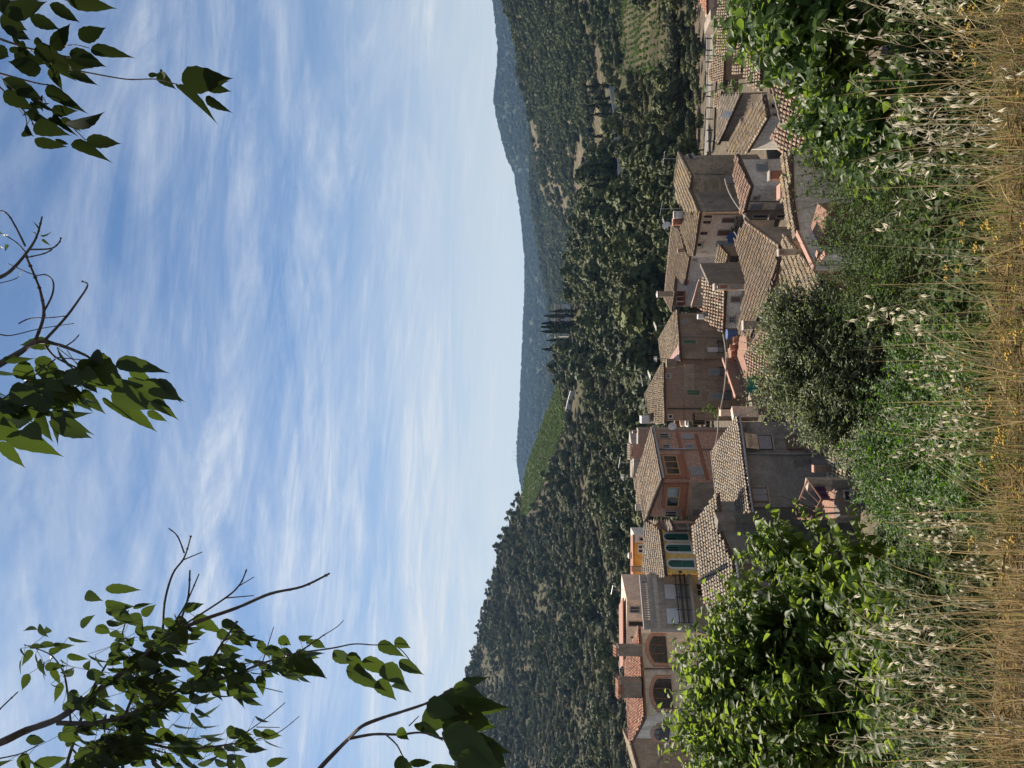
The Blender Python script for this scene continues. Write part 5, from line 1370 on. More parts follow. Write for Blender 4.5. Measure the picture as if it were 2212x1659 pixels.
shrub('leafy_shrub', 'big bright green broad-leaved shrub filling the left side of the bank', groundpt(200, 7.0),
      [(100, 1600, 7.0, .75), (250, 1650, 6.8, .72), (395, 1760, 6.4, .6), (470, 1730, 6.6, .45), (150, 1860, 6.0, .7), (330, 1900, 5.6, .52), (60, 1700, 6.3, .7), (230, 1960, 5.2, .45), (390, 1960, 5.0, .38), (100, 1985, 4.6, .42), (240, 2010, 4.4, .34), (380, 2010, 4.5, .3), (0, 2020, 4.4, .35), (-20, 1750, 6.5, .8), (60, 1520, 7.2, .42), (200, 1530, 7.0, .42), (320, 1610, 6.9, .4), (440, 1870, 5.8, .42), (30, 1960, 5.2, .5), (480, 1650, 6.8, .3)],
      1350, 16, .093, .05, 'broad', 'L_mul', .5, .018, .35)
for k, (u, v) in enumerate(((159, 1422), (19, 1430), (285, 1440), (120, 1460), (375, 1500))): pass
shrub('tall_shoots_shrub', 'broad-leaved bush with pale young shoot tips at the right edge', groundpt(1590, 4.9),
      [(1560, 1700, 4.7, .34), (1640, 1760, 4.4, .42), (1490, 1715, 4.8, .22), (1660, 1640, 4.9, .3), (1590, 1620, 4.9, .22), (1450, 1770, 4.7, .24), (1540, 1780, 4.6, .3), (1600, 1700, 4.5, .35), (1660, 1860, 4.2, .25)],
      300, 13, .074, .046, 'broad', 'L_right', .45, .012, .5)
# long young shoots that stand clear of the bush
r_ = [o for o in COL.objects if o.name == 'tall_shoots_shrub'][0]
st = MB(); pos = []; dr = []; nm = []; LL = []; SH = []
for pts in ([(1480, 1790, 4.6), (1492, 1700, 4.65), (1478, 1600, 4.7), (1457, 1517, 4.7)], [(1530, 1780, 4.6), (1528, 1680, 4.6), (1536, 1590, 4.65), (1540, 1510, 4.7)], [(1600, 1740, 4.5), (1602, 1650, 4.6), (1596, 1560, 4.65)], [(1640, 1700, 4.5), (1650, 1620, 4.5), (1648, 1555, 4.55)]):
    L = [P(*p) for p in pts]; st.tube(L, .006, .002, n=4)
    for i in range(16):
        t = (i + .5) / 16 * (len(L) - 1); k = int(t); p = L[k] + (L[k + 1] - L[k]) * (t - k); sg = 1 if i % 2 else -1
        pos.append(p); dr.append((sg * rng.uniform(.5, 1), rng.uniform(-.7, .4), rng.uniform(-.5, .5))); nm.append((rng.gauss(0, .4), -.5, 1)); LL.append(.085 - .05 * i / 16 * rng.uniform(.6, 1)); SH.append(.75 + .25 * i / 16)
st.build('shoot', M['stem_green'], r_); V, F, C = leaves(np.array(pos), np.array(dr), np.array(nm), np.array(LL), np.array(LL) * .62, 'broad', SH); fast_mesh('shoot_leaves', V, F, M['L_right'], C, parent=r_)
shrub('pale_leaf_shrub', 'low shrub with greyish pale broad leaves in front of the russet roof', groundpt(1400, 4.3),
      [(1410, 1770, 4.3, .22), (1350, 1850, 4.0, .24), (1430, 1880, 3.8, .2), (1390, 1800, 4.2, .24), (1460, 1960, 3.5, .16), (1330, 1960, 3.6, .2), (1300, 1900, 3.8, .2)], 260, 12, .05, .03, 'broad', 'L_right', .45, .009, .4)
shrub('fine_leaf_shrub', 'dense small-leaved bush below the strip of old tiles', groundpt(1250, 6.4),
      [(1295, 1785, 6.6, .36), (1225, 1835, 6.3, .36), (1160, 1885, 6.0, .4), (1300, 1870, 5.8, .4), (1230, 1940, 5.2, .4), (1320, 1760, 6.7, .25)], 360, 17, .042, .019, 'small', 'L_fine', .2, .01, .3)
shrub('fine_leaf_shrub', 'dark small-leaved bush in the middle below the small paved terrace', groundpt(1050, 6.6),
      [(1080, 1850, 6.6, .45), (1010, 1880, 6.2, .45), (1110, 1930, 5.6, .4), (1040, 1960, 5.4, .4), (1140, 1800, 6.8, .3), (1150, 1980, 5.0, .35)], 400, 17, .042, .018, 'small', 'L_fine', .2, .01, .3)
shrub('olive_like_tree', 'rounded tree with narrow grey green shining leaves in the centre before the terracotta terrace', groundpt(860, 13.2),
      [(1000, 1700, 13, .5), (950, 1685, 13.1, .55), (900, 1710, 12.8, .75), (830, 1690, 13, .7), (765, 1770, 12.6, .65), (720, 1810, 12.4, .5), (860, 1800, 12.3, .85), (960, 1800, 12.4, .75), (1015, 1780, 12.8, .5), (790, 1870, 12, .65), (1000, 1900, 12, .6), (880, 1900, 11.8, .7), (640, 1868, 11.5, .35), (690, 1870, 11.5, .4)],
      2100, 18, .095, .03, 'small', 'L_grey', .3, .02, .35, cat='tree')
shrub('spreading_bush', 'low spreading bright green bush with tiny leaves in the centre foreground', groundpt(720, 5.0),
      [(900, 1985, 5.0, .26), (800, 1960, 5.2, .32), (700, 2000, 4.8, .36), (600, 1985, 4.8, .36), (530, 2010, 4.6, .28), (760, 2075, 4.0, .28), (640, 2075, 4.0, .28), (880, 2070, 4.0, .22), (700, 2110, 3.5, .2), (580, 2100, 3.6, .2), (820, 2110, 3.5, .18), (930, 2100, 3.5, .16), (680, 1905, 5.6, .3), (600, 1905, 5.6, .28), (560, 1950, 5.2, .28), (930, 2050, 4.5, .2)],
      1500, 24, .026, .014, 'small', 'L_broom', .1, .006, .4)
shrub('spreading_bush', 'dark green undergrowth bush behind the oats at the left', groundpt(330, 4.6),
      [(420, 2000, 4.5, .3), (300, 2010, 4.3, .32), (180, 2020, 4.2, .32), (60, 2030, 4.1, .32), (480, 2070, 3.3, .2), (360, 2090, 3.5, .2), (240, 2095, 3.4, .2), (120, 2095, 3.4, .2), (10, 2095, 3.4, .2)], 620, 20, .032, .018, 'small', 'L_fine', .1, .006, .4)
shrub('bank_ivy', 'dark undergrowth in the shade under the right hand bush', groundpt(1560, 4.2),
      [(1600, 2000, 3.9, .2), (1500, 2010, 3.9, .2), (1400, 2040, 3.7, .2), (1650, 1960, 4.0, .2), (1250, 2040, 3.9, .25), (1120, 2050, 4.0, .25), (1050, 2095, 3.5, .18), (1180, 2095, 3.5, .18), (1310, 2095, 3.4, .18), (1440, 2090, 3.4, .18), (1560, 2090, 3.4, .18), (1650, 2090, 3.4, .18), (980, 2060, 4.0, .2)], 640, 14, .045, .024, 'small', 'L_fine', .2, .006, .4)
# --- bare dead twigs by the terrace
r = empty('bare_bush', P(545, 1770, 40), 'leafless arching shrub in front of the lower left wall of the grey house', 'shrub'); q = MB()
for i in range(14):
    a = P(rng.uniform(540, 556), 1775, 40); b = P(rng.uniform(545, 600), rng.uniform(1640, 1730), 40 + rng.uniform(-.5, .5)); m = (a + b) / 2 + Vector((rng.uniform(-.6, .6), 0, .6)); L = []
    for k in range(8):
        t = k / 7; L.append(a * (1 - t) ** 2 + m * 2 * t * (1 - t) + b * t * t)
    q.tube(L, .025, .008, n=4)
q.build('branches', M['twig'], r)
def potted(u, v, Y, label, h):
    p = P(u, v, Y); r = empty('potted_plant', p, label, 'plant'); q = MB(); q.tube([p, p + Vector((0, 0, .35))], .16, .22, n=10); q.build('pot', M['coping'], r)
    V, F, C = clump_quads([tuple(p + Vector((rng.uniform(-.3, .3), 0, .5 + rng.random() * h))) for _ in range(9)], [(.25, .25, .25)] * 9, 40, .06, seed=int(u)); fast_mesh('foliage', V, F, M['leaf_vine'], C, parent=r)
potted(778, 1560, 76, 'bright green plant climbing by the alley wall', 1.2); potted(766, 1572, 75, 'dark leafy plant beside the alley gate', .8)

# ---------------- dry grass, litter
M['straw'] = mat_leaf('dry_straw', (.13, .092, .045), (.5, .385, .21), (.55, .4, .18), .3, .6, .3)
M['oat'] = mat_leaf('dry_oat_husk', (.55, .48, .34), (.78, .73, .60), (.8, .74, .55), .5, .55, .3)
M['stalk'] = mat_plain('dry_stalk', (.40, .31, .165), .7, .3, 12)
M['gstalk'] = mat_plain('greenish_stalk', (.24, .26, .1), .7, .3, 12)
def blades(n, xr, yr, hr, lean, wd, shade, seed, dens=None):
    g = np.random.default_rng(seed); x = g.uniform(*xr, n); y = g.uniform(*yr, n); 
    x = x * (y / 3.2)
    if dens is not None:
        k = g.random(n) < dens(x / y * FOC + CU, y); x, y = x[k], y[k]; n = len(x)
    z = np.array([zground(a, b) for a, b in zip(x, y)]); h = g.uniform(*hr, n) * g.uniform(.6, 1, n)
    a = g.uniform(0, 6.28, n); ln = h * np.abs(g.normal(0, lean, n)); dx, dy = np.cos(a) * ln, np.sin(a) * ln
    px, py = -np.sin(a + g.normal(0, .6, n)), np.cos(a); w = wd * g.uniform(.5, 1.3, n)
    V = np.zeros((n, 7, 3)); 
    for i, t in enumerate((0, .4, .75)):
        c = np.stack([x + dx * t * t, y + dy * t * t, z + h * (t - .18 * t * t * lean)], 1); o = np.stack([px, py, np.zeros(n)], 1) * (w * (1 - .5 * t))[:, None]
        V[:, 2 * i] = c - o; V[:, 2 * i + 1] = c + o
    V[:, 6] = np.stack([x + dx, y + dy, z + h * (1 - .18 * lean)], 1)
    T = np.array([(0, 1, 3), (0, 3, 2), (2, 3, 5), (2, 5, 4), (4, 5, 6)])
    F = T[None] + (np.arange(n) * 7)[:, None, None]; c = np.repeat(np.clip(g.normal(shade, .22, n), 0, 1), 5)
    return V.reshape(-1, 3), F.reshape(-1, 3), np.stack([c, c, c], 1)
dn1 = lambda u, y: np.where(u < 560, .95, np.where(u < 950, .6, np.where(u < 1330, .55, .65))) * np.clip(.62 + .5 * np.sin(u * .021 + 3 * np.sin(y * 5)) + .35 * np.sin(u * .057 + y * 9), .08, 1)
o = fast_mesh('dry_grass', *(lambda t: (t[0], t[1], M['straw'], t[2]))(cat_meshes([blades(15000, (-4.0, 4.0), (2.0, 2.85), (.02, .12), .9, .0018, .4, 1, dn1), blades(3800, (-4.0, 4.0), (2.15, 2.85), (.08, .3), .5, .0014, .55, 2, dn1), blades(1500, (-4.0, 4.0), (2.2, 2.8), (.3, .72), .35, .0015, .7, 4, lambda u, y: np.where(u < 520, .95, np.where(u > 1350, .8, .5)))])))
tag(o, 'dry straw coloured grass on the edge of the bank', None, None, 'stuff')
M['L_gblade'] = mat_leaf('green_grass_blade', (.06, .085, .025), (.2, .2, .07), (.3, .34, .08), .35, .6, .3)
o = fast_mesh('green_grass', *(lambda t: (t[0], t[1], M['L_gblade'], t[2]))(blades(5400, (-3.9, 4.0), (2.15, 3.2), (.05, .32), .6, .0017, .45, 3, lambda u, y: np.where(u < 480, .3, .85))))
tag(o, 'thin green and yellowing stalks among the shrubs', None, None, 'stuff')
g = np.random.default_rng(8); n = 13500; y = g.uniform(1.9, 2.9, n); x = g.uniform(-3.6, 3.6, n) * y / 3.2; a = g.uniform(0, 6.28, n)
z = np.array([zground(p, q) for p, q in zip(x, y)]) + g.uniform(.002, .035, n)
d = np.stack([np.cos(a), np.sin(a), g.normal(0, .25, n)], 1); L = g.uniform(.03, .16, n)
V, F, C = leaves(np.stack([x, y, z], 1), d, np.stack([g.normal(0, .3, n), g.normal(0, .3, n), np.ones(n)], 1), L, g.uniform(.0018, .005, n), 'small', np.clip(g.normal(.4, .25, n), 0, 1))
o = fast_mesh('straw_litter', V, F, M['straw'], C); tag(o, 'broken straw and dead stems lying on the soil', None, None, 'stuff')

# ---------------- wild oats: each plant its own thing
OATS = []
for k in range(6):
    g = random.Random(50 + k); st = MB(); pn = MB(); pos = []; dr = []; nm = []; LL = []
    bend = g.uniform(.1, .4); H = 1.0
    def cv(t): return Vector((bend * t ** 2.6, .02 * math.sin(t * 5), H * t * (1 - .1 * bend * t)))
    st.tube([cv(i * .6 / 7) for i in range(8)], .0028, .0016, n=4); pn.tube([cv(.56 + .44 * i / 7) for i in range(8)], .0016, .0008, n=4)
    for i in range(2):
        t = g.uniform(.1, .4); b = cv(t); e = b + Vector((g.uniform(-.15, .15), g.uniform(-.1, .1), .12)); f = e + Vector((g.uniform(-.08, .1), 0, -.1)); st.tube([b, e, f], .0022, .0006, n=3)
    ns = g.randint(8, 14)
    for i in range(ns):
        t = .58 + .42 * (i + g.random() * .5) / ns; b = cv(min(1, t)); ped = g.uniform(.03, .13) * (1.25 - t + .3)
        aim = Vector((g.uniform(-.2, 1), g.uniform(-.6, .6), .25)).normalized(); m = b + aim * ped * .6 + Vector((0, 0, .01)); e = b + aim * ped + Vector((.005, 0, -.025))
        pn.tube([b, m, e], .0009, .0008, n=4, cap=False)
        dd = Vector((g.uniform(-.1, .5), g.uniform(-.3, .3), -1))
        if g.random() < .25: dd = Vector((g.uniform(-.3, .8), g.uniform(-.4, .4), .2))
        for s_ in (-1, 1):
            pos.append(e); dr.append(dd + Vector((.22 * s_, g.uniform(-.12, .12), 0))); nm.append((g.gauss(0, .3) + .2 * s_, -1, .2)); LL.append(g.uniform(.034, .052))
        pos.append(e); dr.append(dd + Vector((0, g.uniform(-.1, .1), 0))); nm.append((1, g.gauss(0, .5), .2)); LL.append(g.uniform(.045, .068))
    LL = np.array(LL); W = LL * .2; W[2::3] *= .35
    V, F, C = leaves(np.array(pos), np.array(dr), np.array(nm), LL, W, 'small')
    pv = np.array([tuple(p) for p in pn.v]); pf = np.array([t for f in pn.f if len(f) == 4 for t in ((f[0], f[1], f[2]), (f[0], f[2], f[3]))])
    V, F, C = cat_meshes([(pv, pf, np.full((len(pf), 3), .3)), (V, F, C)])
    pm = fast_mesh('panicle', V, F, M['oat'], C, link=False).data
    me = bpy.data.meshes.new('stem'); me.from_pydata([tuple(p) for p in st.v], [], st.f); me.materials.append(M['stalk' if k % 3 else 'gstalk']); OATS.append((me, pm))
def oat(u, Y, h, lean=0, yaw=None, k=None):
    p = groundpt(u, Y); r = empty('wild_oat', p, 'dry wild oat stalk with pale hanging husks on the bank edge', 'wild oat', 'wild oats on the bank edge')
    r.scale = (h, h, h) if h < 1 else (h, h, h); r.rotation_euler = (rng.gauss(0, .1), lean, rng.uniform(0, 6.28) if yaw is None else yaw)
    for nm, me in zip(('stem', 'panicle'), OATS[rng.randrange(6) if k is None else k]):
        o = bpy.data.objects.new(nm, me); COL.objects.link(o); o.parent = r
for i in range(62):
    q = rng.random()
    if q < .38: u = rng.uniform(-20, 520)
    elif q < .66: u = rng.uniform(1380, 1670)
    elif q < .78: u = rng.uniform(1240, 1420)
    elif q < .88: u = rng.uniform(640, 830)
    else: u = rng.uniform(480, 1300)
    Y = rng.uniform(2.25, 2.8); tall = .3 + .32 * rng.random() + (.12 if u < 330 else 0) + (.08 if u > 1450 else 0)
    oat(u, Y, tall, rng.gauss(0, .14))
for (u, Y, h, ln, yw) in ((360, 2.5, .62, .05, 3.0), (230, 2.5, .60, -.05, .4), (120, 2.5, .56, .1, .2), (1560, 2.5, .72, .12, 0), (1600, 2.5, .66, .06, 0), (1500, 2.5, .52, .2, .1), (1450, 2.6, .46, .1, 0), (700, 2.6, .42, .18, 0), (760, 2.7, .46, .2, .2), (790, 2.7, .5, .1, .1), (1010, 2.5, .6, -.1, 2.9), (430, 2.6, .44, .1, 0), (1250, 2.5, .56, -.14, 3.1), (1330, 2.6, .62, .1, .3), (670, 2.6, .36, .25, .2), (1290, 2.6, .5, .15, 0), (60, 2.5, .5, 0, 0)): oat(u, Y, h, ln, yw)
# ---------------- yellow everlastings
M['yellowfl'] = mat_plain('yellow_flower', (.46, .3, .05), .8, .2, 40); M['purplefl'] = mat_plain('lilac_flower', (.45, .3, .5), .8, .2, 40)
def ball(q, c, r):
    vs = [c + Vector(d) * r for d in ((1, 0, 0), (0, 1, 0), (-1, 0, 0), (0, -1, 0), (0, 0, .9), (0, 0, -.9))]
    q.add(vs, [(0, 1, 4), (1, 2, 4), (2, 3, 4), (3, 0, 4), (1, 0, 5), (2, 1, 5), (3, 2, 5), (0, 3, 5)])
FLW = []
for k in range(5):
    g = random.Random(80 + k); st = MB(); heads = []
    for s_ in range(g.randint(2, 4)):
        e = Vector((g.uniform(-.14, .14), g.uniform(-.1, .1), g.uniform(.2, .36))); st.tube([(0, 0, 0), e * .5 + Vector((g.uniform(-.02, .02), 0, .02)), e], .0018, .001, n=4); hd = MB()
        for i in range(g.randint(5, 9)):
            c = e + Vector((g.gauss(0, .010), g.gauss(0, .010), g.uniform(0, .010))); ball(hd, c, g.uniform(.0055, .008))
        m2 = bpy.data.meshes.new('flower_head'); m2.from_pydata([tuple(p) for p in hd.v], [], hd.f); m2.materials.append(M['yellowfl']); m2.polygons.foreach_set('use_smooth', np.ones(len(m2.polygons), dtype=bool)); heads.append(m2)
    me = bpy.data.meshes.new('stem'); me.from_pydata([tuple(p) for p in st.v], [], st.f); me.materials.append(M['gstalk']); FLW.append((me, heads))
for i in range(46):
    u = rng.choice([rng.uniform(600, 1180), rng.uniform(520, 1200), rng.uniform(330, 700), rng.uniform(1480, 1640)]); p = groundpt(u, rng.uniform(2.2, 2.75))
    r = empty('everlasting_flower', p, 'small yellow everlasting flower on thin stems in the dry grass', 'flower', 'yellow everlastings in the dry grass'); s_ = rng.uniform(.45, .8); r.scale = (s_, s_, s_); r.rotation_euler = (0, 0, rng.uniform(0, 6.28))
    me, heads = FLW[rng.randrange(5)]
    for nm, m_ in [('stem', me)] + [('flower_head', q) for q in heads]:
        o = bpy.data.objects.new(nm, m_); COL.objects.link(o); o.parent = r

pts = []; 
for i in range(1500):
    y = 6.5 + 29 * rng.random() ** .8; x = rng.uniform(-1, 1) * (3 + y * .62); pts.append(Vector((x, y, zground(x, y) - .05)))
scatter('bank_scrub', [tuple(p) for p in pts], [(s_ * rng.uniform(.9, 1.7), s_ * rng.uniform(.9, 1.7), s_) for _ in pts for s_ in (rng.choice([rng.uniform(.25, .6), rng.uniform(.5, 1.1)]),)], [rng.randrange(6) for _ in pts], [TREES[(k, i)][0] for k in ('bush', 'broom') for i in range(3)], 'rough scrub covering the steep bank between the path and the houses')
# ================= the tree overhead: boughs hanging into the view from above =================
M['L_over'] = mat_leaf('toothed_overhead_leaf', (.007, .013, .005), (.026, .04, .012), (.15, .235, .03), .22, .5, .2)
M['L_dark'] = mat_leaf('toothed_dark_leaf', (.006, .011, .006), (.016, .024, .010), (.1, .15, .03), .10, .75, .02)  # overhead leaf again, with its against-the-sky shade put into the colour
M['obark'] = mat_plain('smooth_dark_bark', (.07, .055, .05), .85, .35, 30)
def I(x, y, Y): return P(1659 - y, x, Y)
ot = empty('overhanging_tree', (-2.3, .3, zground(-2.3, .3)), 'tree with toothed leaves whose boughs hang into the sky from above', 'tree')
def conv(z, x0, y0, k): return (x0 + z[0] * k, y0 + z[1] * k)
def smooth_line(L, n=5):
    if len(L) < 3: return L
    out = []
    for i in range(len(L) - 1):
        p0, p1, p2, p3 = L[max(i - 1, 0)], L[i], L[i + 1], L[min(i + 2, len(L) - 1)]
        for k in range(n):
            t = k / n; out.append(.5 * ((2 * p1) + (p2 - p0) * t + (2 * p0 - 5 * p1 + 4 * p2 - p3) * t * t + (3 * p1 - p0 - 3 * p2 + p3) * t ** 3))
    return out + [L[-1]]
def bough(name, label, frame, Y, branches, lvs, rnd, join, seed):
    g = np.random.default_rng(seed); x0, y0, k = frame; mb = MB(); lines = []
    dep = lambda: g.normal(0, .035) * Y
    for (pts, r0, r1) in branches:
        L = smooth_line([I(*conv(p, x0, y0, k), Y * (1 + g.normal(0, .012))) for p in pts]); lines.append(L)
        mb.tube(L, r0 * Y, r1 * Y, n=6)
        for p in L[2::3]: mb.tube([p - Vector((0, 0, r1 * Y * 1.2)), p + Vector((0, 0, r1 * Y * 1.2))], r1 * Y * 1.5, n=5)     # buds and nodes
    mb.tube(smooth_line(join), .016, .010 , n=7)
    b = mb.build('branch', M['obark'], ot); b['label'] = label
    pos = []; dr = []; nm = []; LL = []; WW = []
    pet = MB()
    for (a, c, w) in lvs:
        ya = Y + dep(); A = I(*conv(a, x0, y0, k), ya); C = I(*conv(c, x0, y0, k), ya + g.normal(0, .02) * Y); d = C - A; view = -A.normalized()
        n_ = view + Vector(g.normal(size=3)) * .30; pos.append(A); dr.append(d); nm.append(n_ if g.random() < .5 else -n_); LL.append(d.length); WW.append(w * k / FOC * Y * 1.08)
    for (li, n_, lo, hi, ang, sp, ln, wd) in rnd:          # leaves along a branch: hanging and blown to one side
        L = lines[li]
        for i in range(n_):
            t = g.uniform(lo, hi) * (len(L) - 1); j = min(len(L) - 2, int(t)); p = L[j] + (L[j + 1] - L[j]) * (t - j)
            a = math.radians(g.normal(ang, sp)); off = Vector((g.normal() * .02, g.normal() * .05, g.normal() * .02)) * Y
            q = p + off * .6; l = ln * k / FOC * Y * g.uniform(.7, 1.25); dx, dy = math.cos(a), math.sin(a)
            d = Vector((-dy, g.normal() * .35, -dx)); pet.tube([p, (p + q) / 2 + Vector((0, 0, -.004)), q], .0011, n=3, cap=False)
            pos.append(q); dr.append(d); nm.append(Vector((g.normal() * .75, -.75, g.normal() * .6 + .35))); LL.append(l); WW.append(wd * k / FOC * Y * g.uniform(.8, 1.15))
    V, F, C = leaves(np.array([tuple(p) for p in pos]), np.array([tuple(p) for p in dr]), np.array([tuple(p) for p in nm]), np.array(LL), np.array(WW), 'serrate', np.clip(g.normal(.5, .25, len(pos)), 0, 1))
    o = fast_mesh('foliage', V, F, M['L_dark' if seed == 1 else 'L_over'], C, loc=ot.location); o.location = (0, 0, 0); o.parent = b
    if pet.f:
        o = pet.build('leaf_stalks', M['stem_green'], ot); o.parent = b
fork = Vector((-1.9, .6, 2.0))
tr = MB(); B0 = Vector(ot.location)
tr.tube(smooth_line([B0, B0 + Vector((.03, .02, 1.2)), B0 + Vector((.1, .1, 2.4)), fork]), .09, .055, n=10); tr.build('trunk', M['obark'], ot)
# A: dark cluster, top right
FA = (0, 0, .248); Y = 2.1
bough('bough', 'bough of dark toothed leaves at the top right with one hanging spray', FA, Y,
  [([(-120, 300), (0, 340), (240, 420), (430, 460), (600, 500)], .0022, .0010), ([(-100, 620), (0, 640), (300, 720), (430, 740)], .0018, .0008), ([(-60, 720), (0, 760), (240, 1000), (290, 1090)], .0016, .0008),
   ([(300, 840), (340, 880), (440, 950), (600, 1080), (740, 1215)], .0012, .0006), ([(600, 600), (750, 630), (1100, 690), (1360, 690), (1540, 735)], .0012, .0007), ([(560, 400), (660, 390), (780, 420)], .0008, .0005), ([(-60, 20), (500, -10), (600, 20)], .0014, .0006), ([(100, 780), (220, 1000), (230, 1130)], .0008, .0005)],
  [((590, 10), (1040, 70), 130), ((430, 40), (740, 205), 110), ((260, 150), (560, 270), 115), ((440, 420), (650, 200), 140), ((690, 340), (935, 225), 140), ((10, 210), (345, 395), 95), ((40, 110), (450, 30), 160), ((0, 150), (250, 270), 165), ((-40, 40), (220, 90), 150),
   ((80, 440), (240, 420), 50), ((790, 430), (1150, 480), 110), ((600, 470), (960, 575), 140), ((380, 520), (790, 600), 160), ((360, 600), (20, 540), 150), ((600, 640), (880, 730), 90), ((430, 600), (560, 790), 85), ((20, 690), (460, 900), 135), ((400, 760), (720, 970), 115), ((30, 800), (300, 960), 140),
   ((450, 970), (680, 960), 100), ((600, 1090), (915, 1030), 155), ((290, 1100), (600, 1160), 140), ((300, 1210), (605, 1310), 125), ((750, 1215), (1090, 1260), 115), ((630, 1240), (940, 1375), 105), ((460, 1000), (640, 1180), 60), ((240, 980), (450, 1080), 85), ((215, 1130), (250, 1240), 75), ((480, 1210), (630, 1280), 45),
   ((300, 420), (600, 560), 150), ((-60, 420), (120, 520), 130), ((120, 480), (400, 560), 130), ((0, 20), (160, 130), 140), ((1370, 640), (1530, 780), 95), ((1580, 700), (2030, 685), 210), ((1540, 740), (1900, 1010), 100), ((1800, 750), (2015, 800), 85), ((1790, 850), (2000, 985), 85), ((1700, 740), (2005, 715), 110), ((1290, 650), (1400, 655), 45), ((1390, 625), (1470, 650), 35)],
  [(0, 9, .2, .9, 25, 30, 230, 85), (2, 6, .3, .9, 25, 30, 220, 85), (3, 5, .2, .9, 30, 25, 210, 80)], [fork, Vector((.2, .9, 2.35)), I(-330, 120, 1.9), I(-28, 80, Y)], 1)
# B: centre, top
FB = (0, 411.5, .3638); Y = 1.75
bough('bough', 'bough at the top centre with bare twigs above and a fan of backlit leaves', FB, Y,
  [([(-250, 1180), (0, 1030), (120, 960), (210, 900), (300, 905), (390, 930), (520, 985), (580, 1040)], .0050, .0012), ([(210, 890), (260, 740), (240, 600), (200, 495), (155, 390)], .0022, .0014), ([(-200, 590), (0, 515), (70, 470), (150, 380), (215, 280), (250, 155)], .0030, .0010),
   ([(155, 370), (100, 310), (30, 265)], .0010, .0006), ([(150, 330), (90, 210), (45, 140), (0, 120), (-80, 110)], .0014, .0008), ([(170, 350), (300, 345), (350, 310), (362, 280)], .0012, .0008), ([(150, 400), (260, 375), (310, 350)], .0011, .0008), ([(265, 890), (385, 760), (460, 660), (520, 565), (490, 540)], .0020, .0008),
   ([(260, 720), (310, 620), (315, 540), (270, 500), (200, 500), (50, 435)], .0014, .0006), ([(-60, 560), (0, 550), (100, 520), (135, 470)], .0008, .0005), ([(110, 790), (180, 760), (300, 755), (390, 745)], .0010, .0006), ([(-60, 850), (0, 855), (70, 860), (240, 820), (435, 790)], .0012, .0005), ([(390, 925), (440, 890), (470, 855)], .0010, .0006),
   ([(270, 920), (330, 990), (470, 1060), (560, 1110)], .0016, .0009), ([(330, 990), (480, 1005)], .0009, .0006), ([(-120, 1330), (0, 1250), (150, 1140), (330, 1000)], .0016, .0009), ([(-150, 1270), (0, 1275), (170, 1290), (330, 1220), (560, 1120)], .0016, .0009), ([(400, 950), (440, 1010), (480, 1060)], .0006, .0004)],
  [((300, 895), (100, 930), 85), ((690, 1020), (985, 1065), 95), ((520, 1000), (740, 1190), 175), ((540, 980), (640, 1030), 100), ((770, 1060), (940, 1185), 85), ((470, 1010), (580, 1110), 75), ((450, 1060), (390, 1180), 90), ((490, 1100), (580, 1220), 75), ((930, 1120), (1120, 1275), 60), ((850, 1130), (1110, 1265), 95), ((670, 1190), (920, 1300), 130), ((760, 1110), (1040, 1330), 95),
   ((690, 1260), (800, 1385), 55), ((740, 1280), (940, 1440), 75), ((875, 1310), (1000, 1380), 45), ((900, 1250), (1055, 1345), 65), ((610, 1230), (800, 1385), 32), ((290, 1370), (595, 1480), 105), ((360, 1320), (550, 1470), 65), ((40, 1460), (380, 1555), 130), ((0, 1490), (150, 1659), 65), ((150, 1130), (380, 1200), 115), ((260, 1100), (390, 1210), 75), ((210, 1000), (380, 1085), 95), ((90, 1040), (230, 1130), 105), ((0, 1070), (130, 1120), 95),
   ((0, 1330), (270, 1380), 145), ((220, 1230), (380, 1310), 85), ((150, 1400), (250, 1480), 105), ((0, 1200), (100, 1260), 95), ((20, 1000), (200, 1010), 50), ((240, 1030), (260, 1130), 65), ((-80, 1290), (120, 1340), 120), ((-40, 1400), (160, 1480), 120), ((60, 1180), (280, 1270), 110), ((600, 1080), (800, 1240), 110), ((640, 1130), (860, 1180), 90),
   ((235, 250), (210, 180), 22), ((240, 265), (330, 262), 16), ((250, 290), (295, 325), 17), ((0, 240), (30, 290), 32), ((0, 330), (25, 358), 20), ((45, 320), (30, 355), 18), ((215, 270), (200, 240), 18)],
  [(15, 16, .3, .95, 18, 24, 210, 95), (16, 22, .3, .95, 22, 24, 220, 100), (13, 7, .4, 1, 30, 20, 200, 80)], [fork, Vector((-.5, .8, 2.1)), I(-420, 1000, 1.5), I(-90, 840, Y)], 2)
